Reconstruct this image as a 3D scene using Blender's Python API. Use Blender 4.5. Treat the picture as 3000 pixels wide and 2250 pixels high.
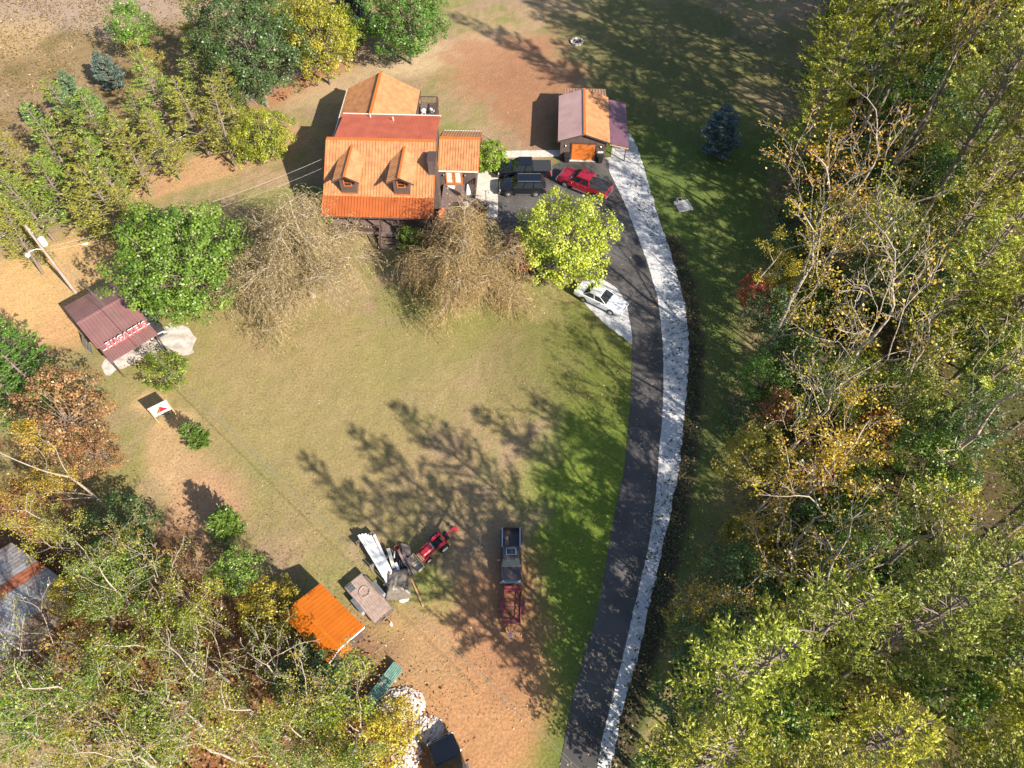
import bpy, math, random
import numpy as np
from mathutils import Vector, Matrix, noise as mnoise

# ------------------------------------------------------------------ camera, sky, sun, exposure
sc = bpy.context.scene
for o in list(bpy.data.objects):
    bpy.data.objects.remove(o)
COL = sc.collection
R = math.radians
PITCH, CAMH, LENS = R(34.5), 51.0, 2080.0 / 3000.0 * 36.0
cam = bpy.data.objects.new('camera', bpy.data.cameras.new('camera'))
COL.objects.link(cam)
cam.location = (0, 0, CAMH)
cam.rotation_euler = (PITCH, 0, 0)
cam.data.sensor_width = 36.0
cam.data.lens = LENS
cam.data.clip_end = 5000
sc.camera = cam
SUN_EL, SUN_AZ = R(33), R(-43)          # the sun stands lower right of the picture; shadows fall up and left
sun_dir = Vector((math.cos(SUN_EL) * math.cos(SUN_AZ), math.cos(SUN_EL) * math.sin(SUN_AZ), math.sin(SUN_EL)))
world = bpy.data.worlds.new('World')
sc.world = world
world.use_nodes = True
wn = world.node_tree
sky = wn.nodes.new('ShaderNodeTexSky')
sky.sky_type = 'NISHITA'
sky.sun_disc = False
sky.sun_elevation = SUN_EL
sky.sun_rotation = math.atan2(sun_dir.x, sun_dir.y)
wn.links.new(sky.outputs[0], wn.nodes['Background'].inputs[0])
wn.nodes['Background'].inputs[1].default_value = 0.085
sun = bpy.data.objects.new('sun', bpy.data.lights.new('sun', 'SUN'))
COL.objects.link(sun)
sun.data.energy = 5.0
sun.data.angle = R(0.53)
sun.data.color = (1.0, 0.90, 0.76)
sun.rotation_euler = sun_dir.to_track_quat('Z', 'Y').to_euler()
sun.location = sun_dir * 120
sc.view_settings.view_transform = 'Standard'
sc.view_settings.look = 'None'
sc.view_settings.exposure = 1.16
sc.view_settings.gamma = 1.0
sc.render.engine = 'CYCLES'
sc.cycles.use_denoising = True
sc.cycles.max_bounces = 6
sc.cycles.diffuse_bounces = 3
sc.cycles.transparent_max_bounces = 6

# ------------------------------------------------------------------ helpers
def at(px, py, z=0.0):
    """ground position (metres) of a point surveyed in the 3000x2250 photograph, at height z"""
    x = (px - 1500) / 2080.0; y = (1125 - py) / 2080.0
    c, s = math.cos(PITCH), math.sin(PITCH)
    k = (CAMH - z) / (c - s * y)
    return Vector((x * k, (s + c * y) * k, z))

def proj(X, Y, Z):
    c, s = math.cos(PITCH), math.sin(PITCH)
    k = Y * s - (Z - CAMH) * c
    return 1500 + 2080 * X / k, 1125 - 2080 * (Y * c + (Z - CAMH) * s) / k

def tag(o, label=None, cat=None, group=None, kind=None):
    if label: o['label'] = label
    if cat: o['category'] = cat
    if group: o['group'] = group
    if kind: o['kind'] = kind
    return o

def thing(name, loc, rz=0.0, label=None, cat=None, group=None, scale=1.0):
    o = bpy.data.objects.new(name, None)
    COL.objects.link(o)
    o.empty_display_size = 0.2
    o.location = loc
    o.rotation_euler = (0, 0, rz)
    o.scale = (scale,) * 3
    return tag(o, label, cat, group)

def new_obj(name, me, parent=None):
    o = bpy.data.objects.new(name, me)
    COL.objects.link(o)
    if parent: o.parent = parent
    return o

def copy_tree(o, parent=None):
    c = o.copy(); COL.objects.link(c)
    if parent: c.parent = parent
    for ch in o.children: copy_tree(ch, c)
    return c

class MB:
    """collects shapes for ONE mesh object"""
    def __init__(s): s.v = []; s.f = []
    def add(s, vs, fs):
        b = len(s.v); s.v += [tuple(p) for p in vs]; s.f += [tuple(b + i for i in f) for f in fs]; return s
    def box(s, c, d, rz=0.0, M=None):
        x, y, z = d[0] / 2, d[1] / 2, d[2] / 2
        vs = [Vector((a * x, b * y, e * z)) for e in (-1, 1) for b in (-1, 1) for a in (-1, 1)]
        Rm = M if M is not None else Matrix.Rotation(rz, 3, 'Z')
        vs = [Rm @ p + Vector(c) for p in vs]
        return s.add(vs, [(0, 2, 3, 1), (4, 5, 7, 6), (0, 1, 5, 4), (2, 6, 7, 3), (0, 4, 6, 2), (1, 3, 7, 5)])
    def bar(s, p, q, w, h, up=(0, 0, 1)):
        p, q = Vector(p), Vector(q); d = q - p; L = d.length; d.normalize()
        u = Vector(up)
        if abs(d.dot(u)) > .98: u = Vector((1, 0, 0))
        a = d.cross(u).normalized(); b = a.cross(d).normalized()
        M = Matrix((d, a, b)).transposed()
        return s.box((p + q) / 2, (L, w, h), M=M)
    def tube(s, p, q, r0, r1=None, n=8, caps=True):
        r1 = r0 if r1 is None else r1
        p, q = Vector(p), Vector(q); d = (q - p).normalized()
        u = Vector((0, 0, 1)) if abs(d.z) < .95 else Vector((1, 0, 0))
        a = d.cross(u).normalized(); b = d.cross(a)
        vs = []
        for c, r in ((p, r0), (q, r1)):
            vs += [c + (a * math.cos(2 * math.pi * i / n) + b * math.sin(2 * math.pi * i / n)) * r for i in range(n)]
        fs = [(i, (i + 1) % n, n + (i + 1) % n, n + i) for i in range(n)]
        if caps: fs += [tuple(range(n - 1, -1, -1)), tuple(range(n, 2 * n))]
        return s.add(vs, fs)
    def path(s, pts, rad, n=6):
        for i in range(len(pts) - 1):
            r0 = rad[i] if hasattr(rad, '__len__') else rad
            r1 = rad[i + 1] if hasattr(rad, '__len__') else rad
            s.tube(pts[i], pts[i + 1], r0, r1, n)
        return s
    def loft(s, rings, cap=True):
        n = len(rings[0]); vs = [p for r in rings for p in r]; fs = []
        for k in range(len(rings) - 1):
            for i in range(n):
                fs.append((k * n + i, k * n + (i + 1) % n, (k + 1) * n + (i + 1) % n, (k + 1) * n + i))
        if cap: fs += [tuple(range(n - 1, -1, -1)), tuple((len(rings) - 1) * n + i for i in range(n))]
        return s.add(vs, fs)
    def lathe(s, prof, c=(0, 0, 0), n=16):
        rings = [[(c[0] + r * math.cos(2 * math.pi * i / n), c[1] + r * math.sin(2 * math.pi * i / n), c[2] + z) for i in range(n)] for r, z in prof]
        return s.loft(rings)
    def prism(s, poly, z0, z1):
        n = len(poly); vs = [(p[0], p[1], z0) for p in poly] + [(p[0], p[1], z1) for p in poly]
        return s.add(vs, [tuple(range(n - 1, -1, -1)), tuple(range(n, 2 * n))] + [(i, (i + 1) % n, n + (i + 1) % n, n + i) for i in range(n)])
    def extr(s, sec, p0, p1, f):
        """section points mapped by f(a,b,t) extruded from t=p0 to t=p1"""
        n = len(sec); vs = [f(a, b, p0) for a, b in sec] + [f(a, b, p1) for a, b in sec]
        return s.add(vs, [tuple(range(n - 1, -1, -1)), tuple(range(n, 2 * n))] + [(i, (i + 1) % n, n + (i + 1) % n, n + i) for i in range(n)])
    def mesh(s, name, mat, smooth=False):
        me = bpy.data.meshes.new(name); me.from_pydata(s.v, [], s.f); me.update()
        if mat: me.materials.append(mat)
        if smooth:
            for p in me.polygons: p.use_smooth = True
        return me
    def build(s, name, mat, parent=None, smooth=False, bevel=0.0):
        o = new_obj(name, s.mesh(name, mat, smooth), parent)
        import bmesh
        bm = bmesh.new(); bm.from_mesh(o.data); bmesh.ops.recalc_face_normals(bm, faces=bm.faces); bm.to_mesh(o.data); bm.free()
        if bevel:
            m = o.modifiers.new('bevel', 'BEVEL'); m.width = bevel; m.segments = 2; m.limit_method = 'ANGLE'; m.angle_limit = R(35)
        return o

# ------------------------------------------------------------------ materials
def nodes_of(m):
    m.use_nodes = True
    return m.node_tree.nodes, m.node_tree.links, m.node_tree.nodes['Principled BSDF']

def mat(name, col, rough=.6, metal=0.0, var=.15, scale=3.0, bump=0.0, bscale=30.0, col2=None, coat=0.0, spec=.5, detail=6):
    """procedural surface: base colour broken up by noise, optional fine relief"""
    m = bpy.data.materials.new(name); N, Lk, P = nodes_of(m)
    tc = N.new('ShaderNodeTexCoord')
    nz = N.new('ShaderNodeTexNoise'); nz.inputs['Scale'].default_value = scale; nz.inputs['Detail'].default_value = detail
    Lk.new(tc.outputs['Object'], nz.inputs['Vector'])
    mx = N.new('ShaderNodeMix'); mx.data_type = 'RGBA'
    c = col
    c2 = col2 if col2 else tuple(max(0, x * (1 - var)) for x in c)
    c1 = col if col2 else tuple(min(1, x * (1 + var)) for x in c)
    mx.inputs[6].default_value = (*c2, 1); mx.inputs[7].default_value = (*c1, 1)
    mr = N.new('ShaderNodeMapRange'); mr.inputs[1].default_value = .32; mr.inputs[2].default_value = .68
    Lk.new(nz.outputs[0], mr.inputs[0]); Lk.new(mr.outputs[0], mx.inputs[0])
    Lk.new(mx.outputs[2], P.inputs['Base Color'])
    P.inputs['Roughness'].default_value = rough; P.inputs['Metallic'].default_value = metal
    P.inputs['Specular IOR Level'].default_value = spec
    if coat: P.inputs['Coat Weight'].default_value = coat; P.inputs['Coat Roughness'].default_value = .06 if rough < .33 else .3
    if bump:
        n2 = N.new('ShaderNodeTexNoise'); n2.inputs['Scale'].default_value = bscale; n2.inputs['Detail'].default_value = 5
        Lk.new(tc.outputs['Object'], n2.inputs['Vector'])
        b = N.new('ShaderNodeBump'); b.inputs['Strength'].default_value = bump; b.inputs['Distance'].default_value = .05
        Lk.new(n2.outputs[0], b.inputs['Height']); Lk.new(b.outputs[0], P.inputs['Normal'])
    return m

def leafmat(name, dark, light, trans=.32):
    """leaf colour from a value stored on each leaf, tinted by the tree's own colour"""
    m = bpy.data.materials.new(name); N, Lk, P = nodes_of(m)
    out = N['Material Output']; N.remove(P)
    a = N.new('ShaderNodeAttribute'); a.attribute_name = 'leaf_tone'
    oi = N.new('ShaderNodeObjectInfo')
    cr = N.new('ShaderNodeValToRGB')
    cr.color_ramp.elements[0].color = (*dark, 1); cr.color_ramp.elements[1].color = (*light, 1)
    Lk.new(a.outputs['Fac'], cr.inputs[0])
    mu = N.new('ShaderNodeMix'); mu.data_type = 'RGBA'; mu.blend_type = 'MULTIPLY'; mu.inputs[0].default_value = 1
    Lk.new(cr.outputs[0], mu.inputs[6]); Lk.new(oi.outputs['Color'], mu.inputs[7])
    d = N.new('ShaderNodeBsdfDiffuse'); t = N.new('ShaderNodeBsdfTranslucent'); g = N.new('ShaderNodeBsdfGlossy')
    g.inputs['Roughness'].default_value = .45; g.inputs['Color'].default_value = (.9, .9, .8, 1)
    m1 = N.new('ShaderNodeMixShader'); m1.inputs[0].default_value = trans
    m2 = N.new('ShaderNodeMixShader'); m2.inputs[0].default_value = .045
    Lk.new(mu.outputs[2], d.inputs[0]); Lk.new(mu.outputs[2], t.inputs[0])
    Lk.new(d.outputs[0], m1.inputs[1]); Lk.new(t.outputs[0], m1.inputs[2])
    Lk.new(m1.outputs[0], m2.inputs[1]); Lk.new(g.outputs[0], m2.inputs[2])
    Lk.new(m2.outputs[0], out.inputs[0])
    return m

M = {}
M['orange_roof'] = mat('orange_roof', (.43, .205, .090), .38, .1, .2, 1.6, coat=.25, detail=10)
M['brick_roof'] = mat('brick_roof', (.40, .098, .050), .45, .05, .14, .9)
M['porch_orange'] = mat('porch_orange', (.33, .090, .024), .42, .05, .14, .9)
M['pink_sheen_roof'] = mat('pink_sheen_roof', (.46, .29, .265), .42, .1, .12, .7)  # garage's left slope: orange metal with a pale sky sheen painted into the colour
M['bright_orange_roof'] = mat('bright_orange_roof', (.50, .130, .005), .5, .1, .10, 1.0)
M['maroon_roof'] = mat('maroon_roof', (.285, .150, .142), .36, .3, .10, .8)
M['purple_roof'] = mat('purple_roof', (.20, .10, .13), .34, .3, .12, .8)
M['grey_tin'] = mat('grey_tin', (.42, .43, .45), .45, .5, .2, 1.5, col2=(.26, .17, .13))
M['rust_tin'] = mat('rust_tin', (.30, .10, .05), .7, .2, .3, 2.0, bump=.2)
M['brown_wall'] = mat('brown_wall', (.085, .060, .055), .7, 0, .18, 2.0, bump=.15, bscale=12)
M['brown_trim'] = mat('brown_trim', (.07, .045, .04), .6, 0, .12, 3)
M['deck_wood'] = mat('deck_wood', (.16, .115, .105), .75, 0, .2, 4, bump=.2)
M['orange_trim'] = mat('orange_trim', (.46, .13, .022), .5, 0, .1, 3)
M['white'] = mat('white_paint', (.78, .78, .76), .5, 0, .05, 3)
M['offwhite'] = mat('offwhite', (.62, .58, .52), .6, 0, .1, 3)
M['glass'] = mat('glass', (.02, .025, .03), .06, 0, .1, 2, spec=.8)
M['pane'] = mat('blind_pane', (.55, .53, .48), .15, 0, .05, 2)
M['asphalt'] = mat('asphalt', (.074, .069, .068), .85, 0, .45, .22, bump=.35, bscale=40)
M['gravel'] = mat('gravel', (.64, .64, .65), .95, 0, .3, 5, bump=1.0, bscale=20, col2=(.38, .38, .39))
M['concrete'] = mat('concrete', (.50, .46, .41), .85, 0, .18, 1.2, bump=.15, bscale=25)
M['pale_gravel'] = mat('pale_gravel', (.48, .43, .39), .95, 0, .3, 1.6, bump=.5, bscale=25)
M['black_plastic'] = mat('black_plastic', (.02, .02, .022), .45, 0, .1, 3)
M['rubber'] = mat('rubber', (.018, .018, .018), .8, 0, .2, 6)
M['chrome'] = mat('chrome', (.62, .63, .65), .22, .9, .05, 4)
M['steel'] = mat('steel', (.34, .35, .36), .4, .7, .15, 3)
M['rust'] = mat('rust', (.24, .10, .05), .8, .2, .35, 5, bump=.3)
M['maroon_paint'] = mat('maroon_paint', (.20, .045, .06), .55, .1, .25, 5)
M['red_paint'] = mat('red_paint', (.42, .012, .03), .22, .35, .06, 1, coat=1)
M['black_paint'] = mat('black_paint', (.008, .009, .014), .2, .3, .1, 1, coat=1)
M['white_paint_car'] = mat('white_paint_car', (.72, .75, .78), .3, 0, .03, 1, coat=.6)
M['old_paint'] = mat('old_paint', (.045, .05, .062), .35, .2, .3, 2.2, coat=.3, col2=(.09, .055, .045))
M['grey_paint'] = mat('grey_paint', (.07, .07, .075), .3, .4, .1, 2, coat=.6)
M['tonneau'] = mat('tonneau', (.028, .030, .034), .65, 0, .12, 6)
M['tail_red'] = mat('tail_red', (.5, .02, .015), .3, 0, .05, 3)
M['lamp_glass'] = mat('lamp_glass', (.6, .6, .58), .15, 0, .05, 3)
M['tractor_red'] = mat('tractor_red', (.50, .03, .05), .35, 0, .12, 4, coat=.3)
M['tan_steel'] = mat('tan_steel', (.46, .38, .30), .6, .2, .2, 5)
M['plank'] = mat('plank', (.34, .25, .21), .85, 0, .2, 3, bump=.25, bscale=14)
M['plank_dark'] = mat('plank_dark', (.17, .13, .11), .85, 0, .25, 3, bump=.25)
M['wood_new'] = mat('wood_new', (.46, .29, .15), .75, 0, .15, 4)
M['pole_wood'] = mat('pole_wood', (.36, .27, .23), .85, 0, .18, 2, bump=.2)
M['tarp'] = mat('tarp', (.15, .13, .11), .35, 0, .25, 4, bump=.5, bscale=7)
M['green_metal'] = mat('green_metal', (.10, .27, .20), .4, .2, .2, 3, col2=(.30, .40, .34))
M['bucket_red'] = mat('bucket_red', (.55, .08, .03), .5, 0, .1, 3)
M['blue_plastic'] = mat('blue_plastic', (.08, .14, .30), .5, 0, .1, 3)
M['stone'] = mat('stone', (.55, .48, .44), .9, 0, .25, 2, bump=.4, bscale=10)
M['grey_stone'] = mat('grey_stone', (.36, .34, .34), .9, 0, .25, 4, bump=.4, bscale=12)
M['terracotta'] = mat('terracotta', (.46, .15, .07), .7, 0, .15, 5)
M['sign_red'] = mat('sign_red', (.62, .015, .03), .45, 0, .04, 2)
M['sign_orange'] = mat('sign_orange', (.75, .10, .01), .45, 0, .04, 2)
M['ink'] = mat('ink', (.02, .02, .05), .5, 0, .05, 2)
M['wire'] = mat('wire', (.34, .32, .29), .5, .4, .1, 2)
M['galv'] = mat('galv', (.40, .42, .42), .5, .6, .15, 4)
M['bark'] = mat('bark', (.19, .15, .12), .9, 0, .3, 5, bump=.5, bscale=8)
M['pale_bark'] = mat('pale_bark', (.34, .285, .225), .9, 0, .22, 4, bump=.4, bscale=8)
M['willow_twig'] = mat('willow_twig', (.37, .315, .255), .85, 0, .25, 3)
M['leaf_green'] = leafmat('leaf_green', (.048, .115, .012), (.22, .34, .040))
M['leaf_dark'] = leafmat('leaf_dark', (.028, .070, .020), (.12, .19, .055))
M['leaf_lime'] = leafmat('leaf_lime', (.18, .26, .015), (.58, .62, .075))
M['leaf_pine'] = leafmat('leaf_pine', (.115, .155, .020), (.54, .54, .085), .32)
M['leaf_olive'] = leafmat('leaf_olive', (.10, .125, .018), (.40, .385, .070), .3)
M['leaf_autumn'] = leafmat('leaf_autumn', (.15, .16, .016), (.62, .47, .045))
M['leaf_yellow'] = leafmat('leaf_yellow', (.22, .17, .012), (.55, .42, .06))
M['leaf_brown'] = leafmat('leaf_brown', (.16, .065, .025), (.50, .25, .10))
M['leaf_red'] = leafmat('leaf_red', (.22, .03, .012), (.55, .13, .06))
M['leaf_willow'] = leafmat('leaf_willow', (.26, .20, .105), (.55, .435, .235), .3)
M['leaf_spruce'] = leafmat('leaf_spruce', (.035, .055, .055), (.10, .14, .15), .2)
M['leaf_dry'] = leafmat('leaf_dry', (.13, .10, .035), (.34, .25, .11), .2)
M['leaf_weed'] = leafmat('leaf_weed', (.03, .035, .02), (.10, .12, .04), .2)
M['leaf_tuft'] = leafmat('leaf_tuft', (.17, .155, .065), (.27, .215, .11), .15)
M['leaf_litter_dark'] = leafmat('leaf_litter_dark', (.05, .05, .02), (.22, .14, .06), .15)
M['leaf_litter'] = leafmat('leaf_litter', (.20, .10, .04), (.68, .50, .22), .1)

# ------------------------------------------------------------------ ground, drive, paths
rs = np.random.RandomState(7)
_lat = rs.rand(256, 256)
def vnoise(x, y):
    xi = np.floor(x).astype(int); yi = np.floor(y).astype(int); fx = x - xi; fy = y - yi
    fx = fx * fx * (3 - 2 * fx); fy = fy * fy * (3 - 2 * fy)
    g = lambda a, b: _lat[a % 256, b % 256]
    return (g(xi, yi) * (1 - fx) + g(xi + 1, yi) * fx) * (1 - fy) + (g(xi, yi + 1) * (1 - fx) + g(xi + 1, yi + 1) * fx) * fy
def fbm(x, y, o=4):
    s = 0; a = .5
    for k in range(o):
        s = s + a * vnoise(x + 17.3 * k, y + 5.1 * k); x = x * 2.03; y = y * 2.03; a *= .5
    return s / (1 - .5 ** o)

V = lambda x, y, z=0.0: at(x / .73733, y / .73733, z)     # points read off the reduced print
def smooth_line(pts, step=.5, closed=False):
    P = [Vector(p) for p in pts]; n = len(P); out = []
    for i in range(n if closed else n - 1):
        p1, p2 = P[i], P[(i + 1) % n]
        p0 = P[i - 1] if (i > 0 or closed) else p1; p3 = P[(i + 2) % n] if (i + 2 < n or closed) else p2
        k = max(1, int((p2 - p1).length / step))
        for j in range(k):
            t = j / k
            out.append(.5 * ((2 * p1) + (p2 - p0) * t + (2 * p0 - 5 * p1 + 4 * p2 - p3) * t * t + (3 * p1 - p0 - 3 * p2 + p3) * t ** 3))
    if not closed: out.append(P[-1])
    return out

def dist_line(X, Y, pts):
    d = np.full(X.shape, 1e9)
    for a, b in zip(pts[:-1], pts[1:]):
        ax, ay, bx, by = a[0], a[1], b[0], b[1]; L = (bx - ax) ** 2 + (by - ay) ** 2 + 1e-9
        t = np.clip(((X - ax) * (bx - ax) + (Y - ay) * (by - ay)) / L, 0, 1)
        d = np.minimum(d, np.hypot(X - ax - t * (bx - ax), Y - ay - t * (by - ay)))
    return d

DITCH = [V(*p) for p in ((1452, 520), (1478, 600), (1493, 660), (1502, 740), (1497, 860), (1486, 980), (1467, 1100), (1443, 1210), (1423, 1300), (1400, 1400), (1372, 1500), (1350, 1590), (1338, 1700))]
WOODS = [at(*p) for p in ((2420, -60), (2400, 120), (2350, 330), (2250, 560), (2215, 800), (2180, 1100), (2110, 1400), (2030, 1700), (1930, 1950), (1880, 2250), (1880, 2500))]
def woods_x(Y):
    ys = [p.y for p in WOODS][::-1]; xs = [p.x for p in WOODS][::-1]
    return np.interp(Y, ys, xs)

def mix(c, w, col):
    return c * (1 - w[..., None]) + np.array(col) * w[..., None]

def ground_colour(X, Y):
    n1 = fbm(X * .09, Y * .09); n2 = fbm(X * .35 + 40, Y * .35); n3 = fbm(X * 1.1, Y * 1.1 + 9)
    c = np.zeros(X.shape + (3,)) + np.array((.285, .205, .118))
    st = lambda n, a, b: np.clip((n - a) / (b - a), 0, 1)
    c = mix(c, st(n1, .45, .54) * .8, (.215, .195, .074))
    c = mix(c, st(n2, .50, .62) * .6, (.315, .222, .138))
    c = mix(c, st(n3, .52, .75) * .4, (.16, .155, .05))
    c = mix(c, st(fbm(X * .16 + 9, Y * .16 + 3), .50, .58) * .6, (.265, .185, .125))
    c = mix(c, st(fbm(X * .5 + 2, Y * .5 + 30), .56, .64) * .45, (.17, .185, .055))
    def patch(px, py, rx, ry, col, w, rot=0.0, soft=.55, mot=.8):
        nonlocal c
        g = at(px, py); dx, dy = X - g.x, Y - g.y
        cr, sr = math.cos(R(rot)), math.sin(R(rot)); u = (dx * cr + dy * sr) / rx; v = (-dx * sr + dy * cr) / ry
        d = np.hypot(u, v) + (n2 - .5) * mot + (n3 - .5) * mot * .5
        c = mix(c, np.clip((1 + soft / 2 - d) / soft, 0, 1) * w, col)
    # dry field beyond the fence
    d = dist_line(X, Y, [at(-300, 905), at(1150, 60)]); side = ((at(1150, 60) - at(-300, 905)).x * (Y - at(-300, 905).y) - (at(1150, 60) - at(-300, 905)).y * (X - at(-300, 905).x)) > 0
    fld = np.where(side, np.clip(d / 4, 0, 1), 0)
    c = mix(c, fld, (.225, .160, .082)); c = mix(c, fld * st(n2, .48, .66) * .8, (.145, .115, .045)); c = mix(c, fld * st(n1, .5, .68) * .8, (.27, .19, .115))
    patch(230, 30, 17, 6, (.33, .25, .20), .7, 5); patch(-60, 110, 10, 5, (.40, .28, .15), .7)
    # greener turf along the drive and in the wet right-hand strip
    patch(1790, 1350, 6.0, 17, (.125, .175, .028), .95, -8); patch(1700, 1850, 4.5, 12, (.125, .175, .028), .95, -15)
    patch(1640, 1060, 9, 6, (.12, .125, .035), .7); patch(1950, 450, 11, 22, (.085, .125, .030), .95, -5); patch(1950, 150, 14, 16, (.130, .125, .050), .9)
    patch(1600, 2190, 2.6, 5, (.22, .225, .040), .97); patch(1250, 1000, 5, 8, (.15, .18, .04), .6); patch(850, 580, 5, 2, (.15, .19, .045), .6)
    patch(1220, 1780, 3.2, 3.4, (.17, .20, .045), .8); patch(870, 1350, 8, 6, (.19, .19, .06), .5); patch(1330, 390, 2, 1.5, (.15, .19, .04), .7)
    patch(1640, 390, 1.6, 4.5, (.05, .11, .015), .9); patch(700, 1080, 14, 10, (.205, .20, .06), .45)
    # mowing bands
    c = c * (1 + .055 * np.sin((X + .12 * Y) * 5.2 + (n1 - .5) * 14) * st(n1, .35, .5))[..., None]
    # bare earth
    patch(1400, 2080, 5.6, 7.5, (.37, .20, .098), .97, 15); patch(1150, 1900, 6, 3.2, (.33, .21, .11), .75); patch(1470, 1800, 3.5, 5, (.30, .155, .085), .8)
    patch(130, 830, 9.5, 6.5, (.47, .30, .135), .95, 35); patch(330, 760, 6, 5, (.40, .27, .13), .7); patch(190, 980, 3, 5, (.46, .27, .13), .9, -30)
    patch(640, 480, 12, 2.4, (.40, .24, .13), .9, 33); patch(880, 250, 7, 2.2, (.33, .16, .085), .9, 38); patch(1040, 245, 8, 3, (.38, .28, .17), .7, 30)
    patch(1340, 150, 9, 3.0, (.43, .32, .20), .85, 32); patch(1480, 190, 8, 8, (.31, .165, .095), .9); patch(1580, 290, 7, 9, (.28, .145, .082), .9)
    patch(440, 1180, 1.6, 1.3, (.48, .32, .17), .8); patch(530, 1225, 1.5, 1, (.48, .32, .17), .8); patch(480, 1250, 1.0, 1, (.46, .30, .16), .8)
    patch(540, 1390, 5, 2.0, (.42, .27, .15), .85, -45); patch(600, 1500, 3, 4, (.37, .22, .13), .8)
    patch(1000, 1150, 16, 9, (.27, .20, .10), .5); patch(1100, 1450, 9, 5, (.25, .19, .09), .5)
    # leaf litter under the woods
    vg = np.clip(1 - np.abs(X - woods_x(Y) + 3.5) / 4.5, 0, 1) * np.clip((75 - Y) / 8, 0, 1); c = mix(c, np.clip(vg * 2, 0, 1) * .85, (.100, .130, .034))
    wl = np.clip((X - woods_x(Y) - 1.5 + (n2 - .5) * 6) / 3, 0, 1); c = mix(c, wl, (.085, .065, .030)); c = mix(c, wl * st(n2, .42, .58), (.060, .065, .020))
    lw = dist_line(X, Y, [at(-200, 1450), at(250, 1800), at(700, 2080), at(900, 2300)]); c = mix(c, np.clip((7.5 - lw + (n2 - .5) * 7) / 3, 0, 1), (.19, .095, .048))
    patch(120, 1150, 6, 6, (.20, .18, .08), .7); patch(1020, 1950, 3.5, 2.2, (.20, .12, .075), .9); patch(130, 1300, 4, 4, (.24, .20, .08), .8)
    dd = dist_line(X, Y, DITCH); c = mix(c, np.clip((1.15 - dd + (n3 - .5)) / .6, 0, 1) * .9, (.085, .055, .040))
    return np.clip(c * (.82 + .36 * fbm(X * 2.7, Y * 2.7))[..., None], 0, 1)

far = np.array([3000., 1200, 600, 350, 230, 160])
xs = np.concatenate([-far, np.arange(-112, 112.01, .55), far[::-1]]); ys = np.concatenate([-far, np.arange(-30, 150.01, .55), far[::-1] + 30])
GX, GY = np.meshgrid(xs, ys)
GZ = -.34 * np.exp(-(dist_line(GX, GY, DITCH) / .42) ** 2)
GZ += np.where(GX > woods_x(GY) + 1, (fbm(GX * .25, GY * .25) - .5) * .5 * np.clip((GX - woods_x(GY) - 1) / 4, 0, 1), 0)
gc = ground_colour(GX, GY)
nx, ny = len(xs), len(ys)
idx = np.arange(nx * ny).reshape(ny, nx)
quads = np.stack([idx[:-1, :-1], idx[:-1, 1:], idx[1:, 1:], idx[1:, :-1]], -1).reshape(-1, 4)
def np_mesh(name, verts, faces, material, tone=None, smooth=False):
    """quad or triangle mesh straight from arrays; tone is one value per face"""
    me = bpy.data.meshes.new(name); k = faces.shape[1]
    me.vertices.add(len(verts)); me.vertices.foreach_set('co', np.ascontiguousarray(verts, dtype=np.float32).ravel())
    me.loops.add(faces.size); me.loops.foreach_set('vertex_index', faces.astype(np.int32).ravel())
    me.polygons.add(len(faces)); me.polygons.foreach_set('loop_start', np.arange(0, faces.size, k, dtype=np.int32))
    if smooth: me.polygons.foreach_set('use_smooth', np.ones(len(faces), dtype=bool))
    me.update(calc_edges=True); me.validate()
    if tone is not None:
        a = me.attributes.new('leaf_tone', 'FLOAT', 'FACE'); a.data.foreach_set('value', tone.astype(np.float32))
    if material: me.materials.append(material)
    return me
gm = bpy.data.materials.new('turf_and_soil'); N, Lk, P = nodes_of(gm)
a = N.new('ShaderNodeAttribute'); a.attribute_name = 'soil'
tc = N.new('ShaderNodeTexCoord')
n1 = N.new('ShaderNodeTexNoise'); n1.inputs['Scale'].default_value = 5.0; n1.inputs['Detail'].default_value = 9; n1.inputs['Roughness'].default_value = .7
Lk.new(tc.outputs['Object'], n1.inputs['Vector'])
mr = N.new('ShaderNodeMapRange'); mr.inputs[1].default_value = .3; mr.inputs[2].default_value = .7; mr.inputs[3].default_value = .66; mr.inputs[4].default_value = 1.34
Lk.new(n1.outputs[0], mr.inputs[0])
mm = N.new('ShaderNodeMix'); mm.data_type = 'RGBA'; mm.blend_type = 'MULTIPLY'; mm.inputs[0].default_value = 1
Lk.new(a.outputs['Color'], mm.inputs[6]); Lk.new(mr.outputs[0], mm.inputs[7]); Lk.new(mm.outputs[2], P.inputs['Base Color'])
P.inputs['Roughness'].default_value = .95; P.inputs['Specular IOR Level'].default_value = .1
bp = N.new('ShaderNodeBump'); bp.inputs['Strength'].default_value = .55; bp.inputs['Distance'].default_value = .12
Lk.new(n1.outputs[0], bp.inputs['Height']); Lk.new(bp.outputs[0], P.inputs['Normal'])
gme = np_mesh('ground', np.stack([GX, GY, GZ], -1).reshape(-1, 3), quads, gm, smooth=True)
ca = gme.color_attributes.new('soil', 'FLOAT_COLOR', 'POINT')
ca.data.foreach_set('color', np.concatenate([gc.reshape(-1, 3), np.ones((nx * ny, 1))], 1).astype(np.float32).ravel())
tag(new_obj('ground', gme), kind='structure')

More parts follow.
